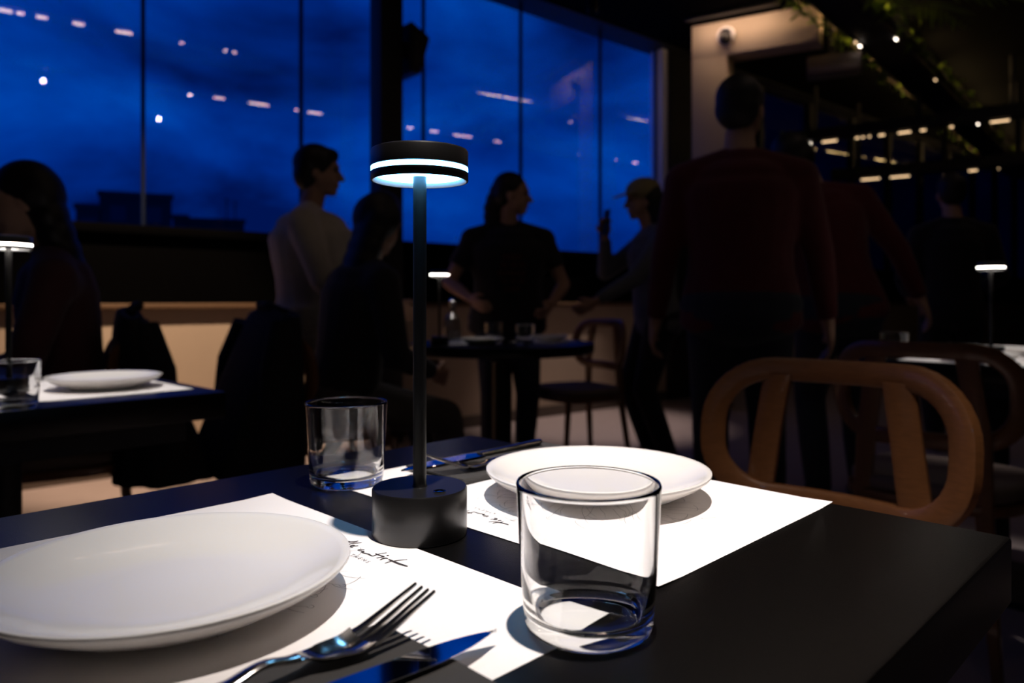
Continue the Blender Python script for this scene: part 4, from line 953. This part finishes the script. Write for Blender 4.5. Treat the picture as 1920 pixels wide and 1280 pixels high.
# ------------------------------------------------------------------ garlands and fronds
bm = bmesh.new()
vv = [bm.verts.new(p) for p in ((0, 0, 0), (0.25, 0.16, 0.03), (0.6, 0.2, 0.02), (1, 0, -0.08), (0.6, -0.2, 0.02), (0.25, -0.16, 0.03), (0.3, 0, -0.02), (0.65, 0, -0.04))]
for f in ((0, 6, 1), (1, 6, 7, 2), (2, 7, 3), (0, 5, 6), (5, 4, 7, 6), (4, 3, 7)): bm.faces.new([vv[i] for i in f])
ME_LEAF = bpy.data.meshes.new('leaf'); bm.to_mesh(ME_LEAF); bm.free(); ME_LEAF.materials.append(M_leaf)
for p_ in ME_LEAF.polygons: p_.use_smooth = True
def garland(label, a, b, z, n, spread, seed, size=(0.05, 0.11)):
    rnd = random.Random(seed); d = b-a; d.z = 0; L = d.length
    r = empty('leaf_garland', (a.x, a.y, z), math.atan2(d.y, d.x)); tag(r, label, 'garland', 'leaf garlands on the beams')
    vine = smooth_path([(L*i/24, rnd.uniform(-0.02, 0.02), rnd.uniform(-0.03, 0.0)) for i in range(25)], 3); tube('vine', vine, 0.006, M_twig, r, 6)
    for i in range(n):
        t = rnd.random()**1.25; p = vine[min(len(vine)-1, int(t*(len(vine)-1)))]
        o = bpy.data.objects.new('leaf', ME_LEAF); COL.objects.link(o); o.parent = r
        s = rnd.uniform(*size); o.location = p+Vector((rnd.uniform(-0.03, 0.03), rnd.uniform(-spread, spread), rnd.uniform(-0.06, 0.005))); o.scale = (s, s, s)
        o.rotation_euler = (rnd.uniform(-0.8, 0.8), rnd.uniform(-0.2, 0.9), rnd.uniform(0, 2*PI))
    return r
ga = Vector((dA.x, dA.y, 0))-dd*0.4; gb = Vector((dB.x, dB.y, 0))-dd*3.0
garland('leafy garland along the left edge of the diagonal beam', ga-dn*0.085, gb-dn*0.085, ZB+0.05, 280, 0.045, 11)
garland('leafy garland along the right edge of the diagonal beam', ga+dn*0.385, gb+dn*0.385, ZB+0.05, 260, 0.045, 12)
garland('sparse leaf garland on the upper hanging rail', xs0, xs1, 2.85, 70, 0.05, 13, (0.06, 0.12))
garland('sparse leaf garland on the lower hanging rail', ys0, ys1, 2.55, 50, 0.05, 14, (0.06, 0.12))
def frond(label, base, direction, L, seed):
    rnd = random.Random(seed); r = empty('palm_frond', base, math.atan2(direction.y, direction.x)); tag(r, label, 'palm frond', 'fronds hanging by the beam')
    pts = [Vector((L*t, 0, 0.10*L*math.sin(t*2.2)-0.35*L*t*t)) for t in [i/14 for i in range(15)]]
    tube('rachis', pts, [0.006*(1-0.7*i/14) for i in range(15)], M_twig, r, 6)
    for i in range(2, 15):
        for s in (-1, 1):
            o = bpy.data.objects.new('leaflet', ME_LEAF); COL.objects.link(o); o.parent = r; o.location = pts[i]
            ll_ = L*0.38*math.sin(PI*min(1, (i+2)/16))+0.04; o.scale = (ll_, ll_*0.28, ll_*0.3); o.rotation_euler = (0, rnd.uniform(0.15, 0.5), s*rnd.uniform(0.75, 1.0))
    return r
for k_, (x, y, ang, L, lb) in enumerate(((1690, 10, 0.1, 0.55, 'palm frond nearest the diagonal beam at the top'), (1745, -8, -0.5, 0.6, 'palm frond in the middle of the top right tuft'), (1800, -20, -1.0, 0.55, 'palm frond at the right of the top right tuft'), (1640, -20, 0.7, 0.5, 'palm frond crossing above the diagonal beam'))):
    b_ = Z(x, y, ZB+0.06); frond(lb, b_, Vector((math.cos(ang), math.sin(ang), 0)), L, 30+k_)
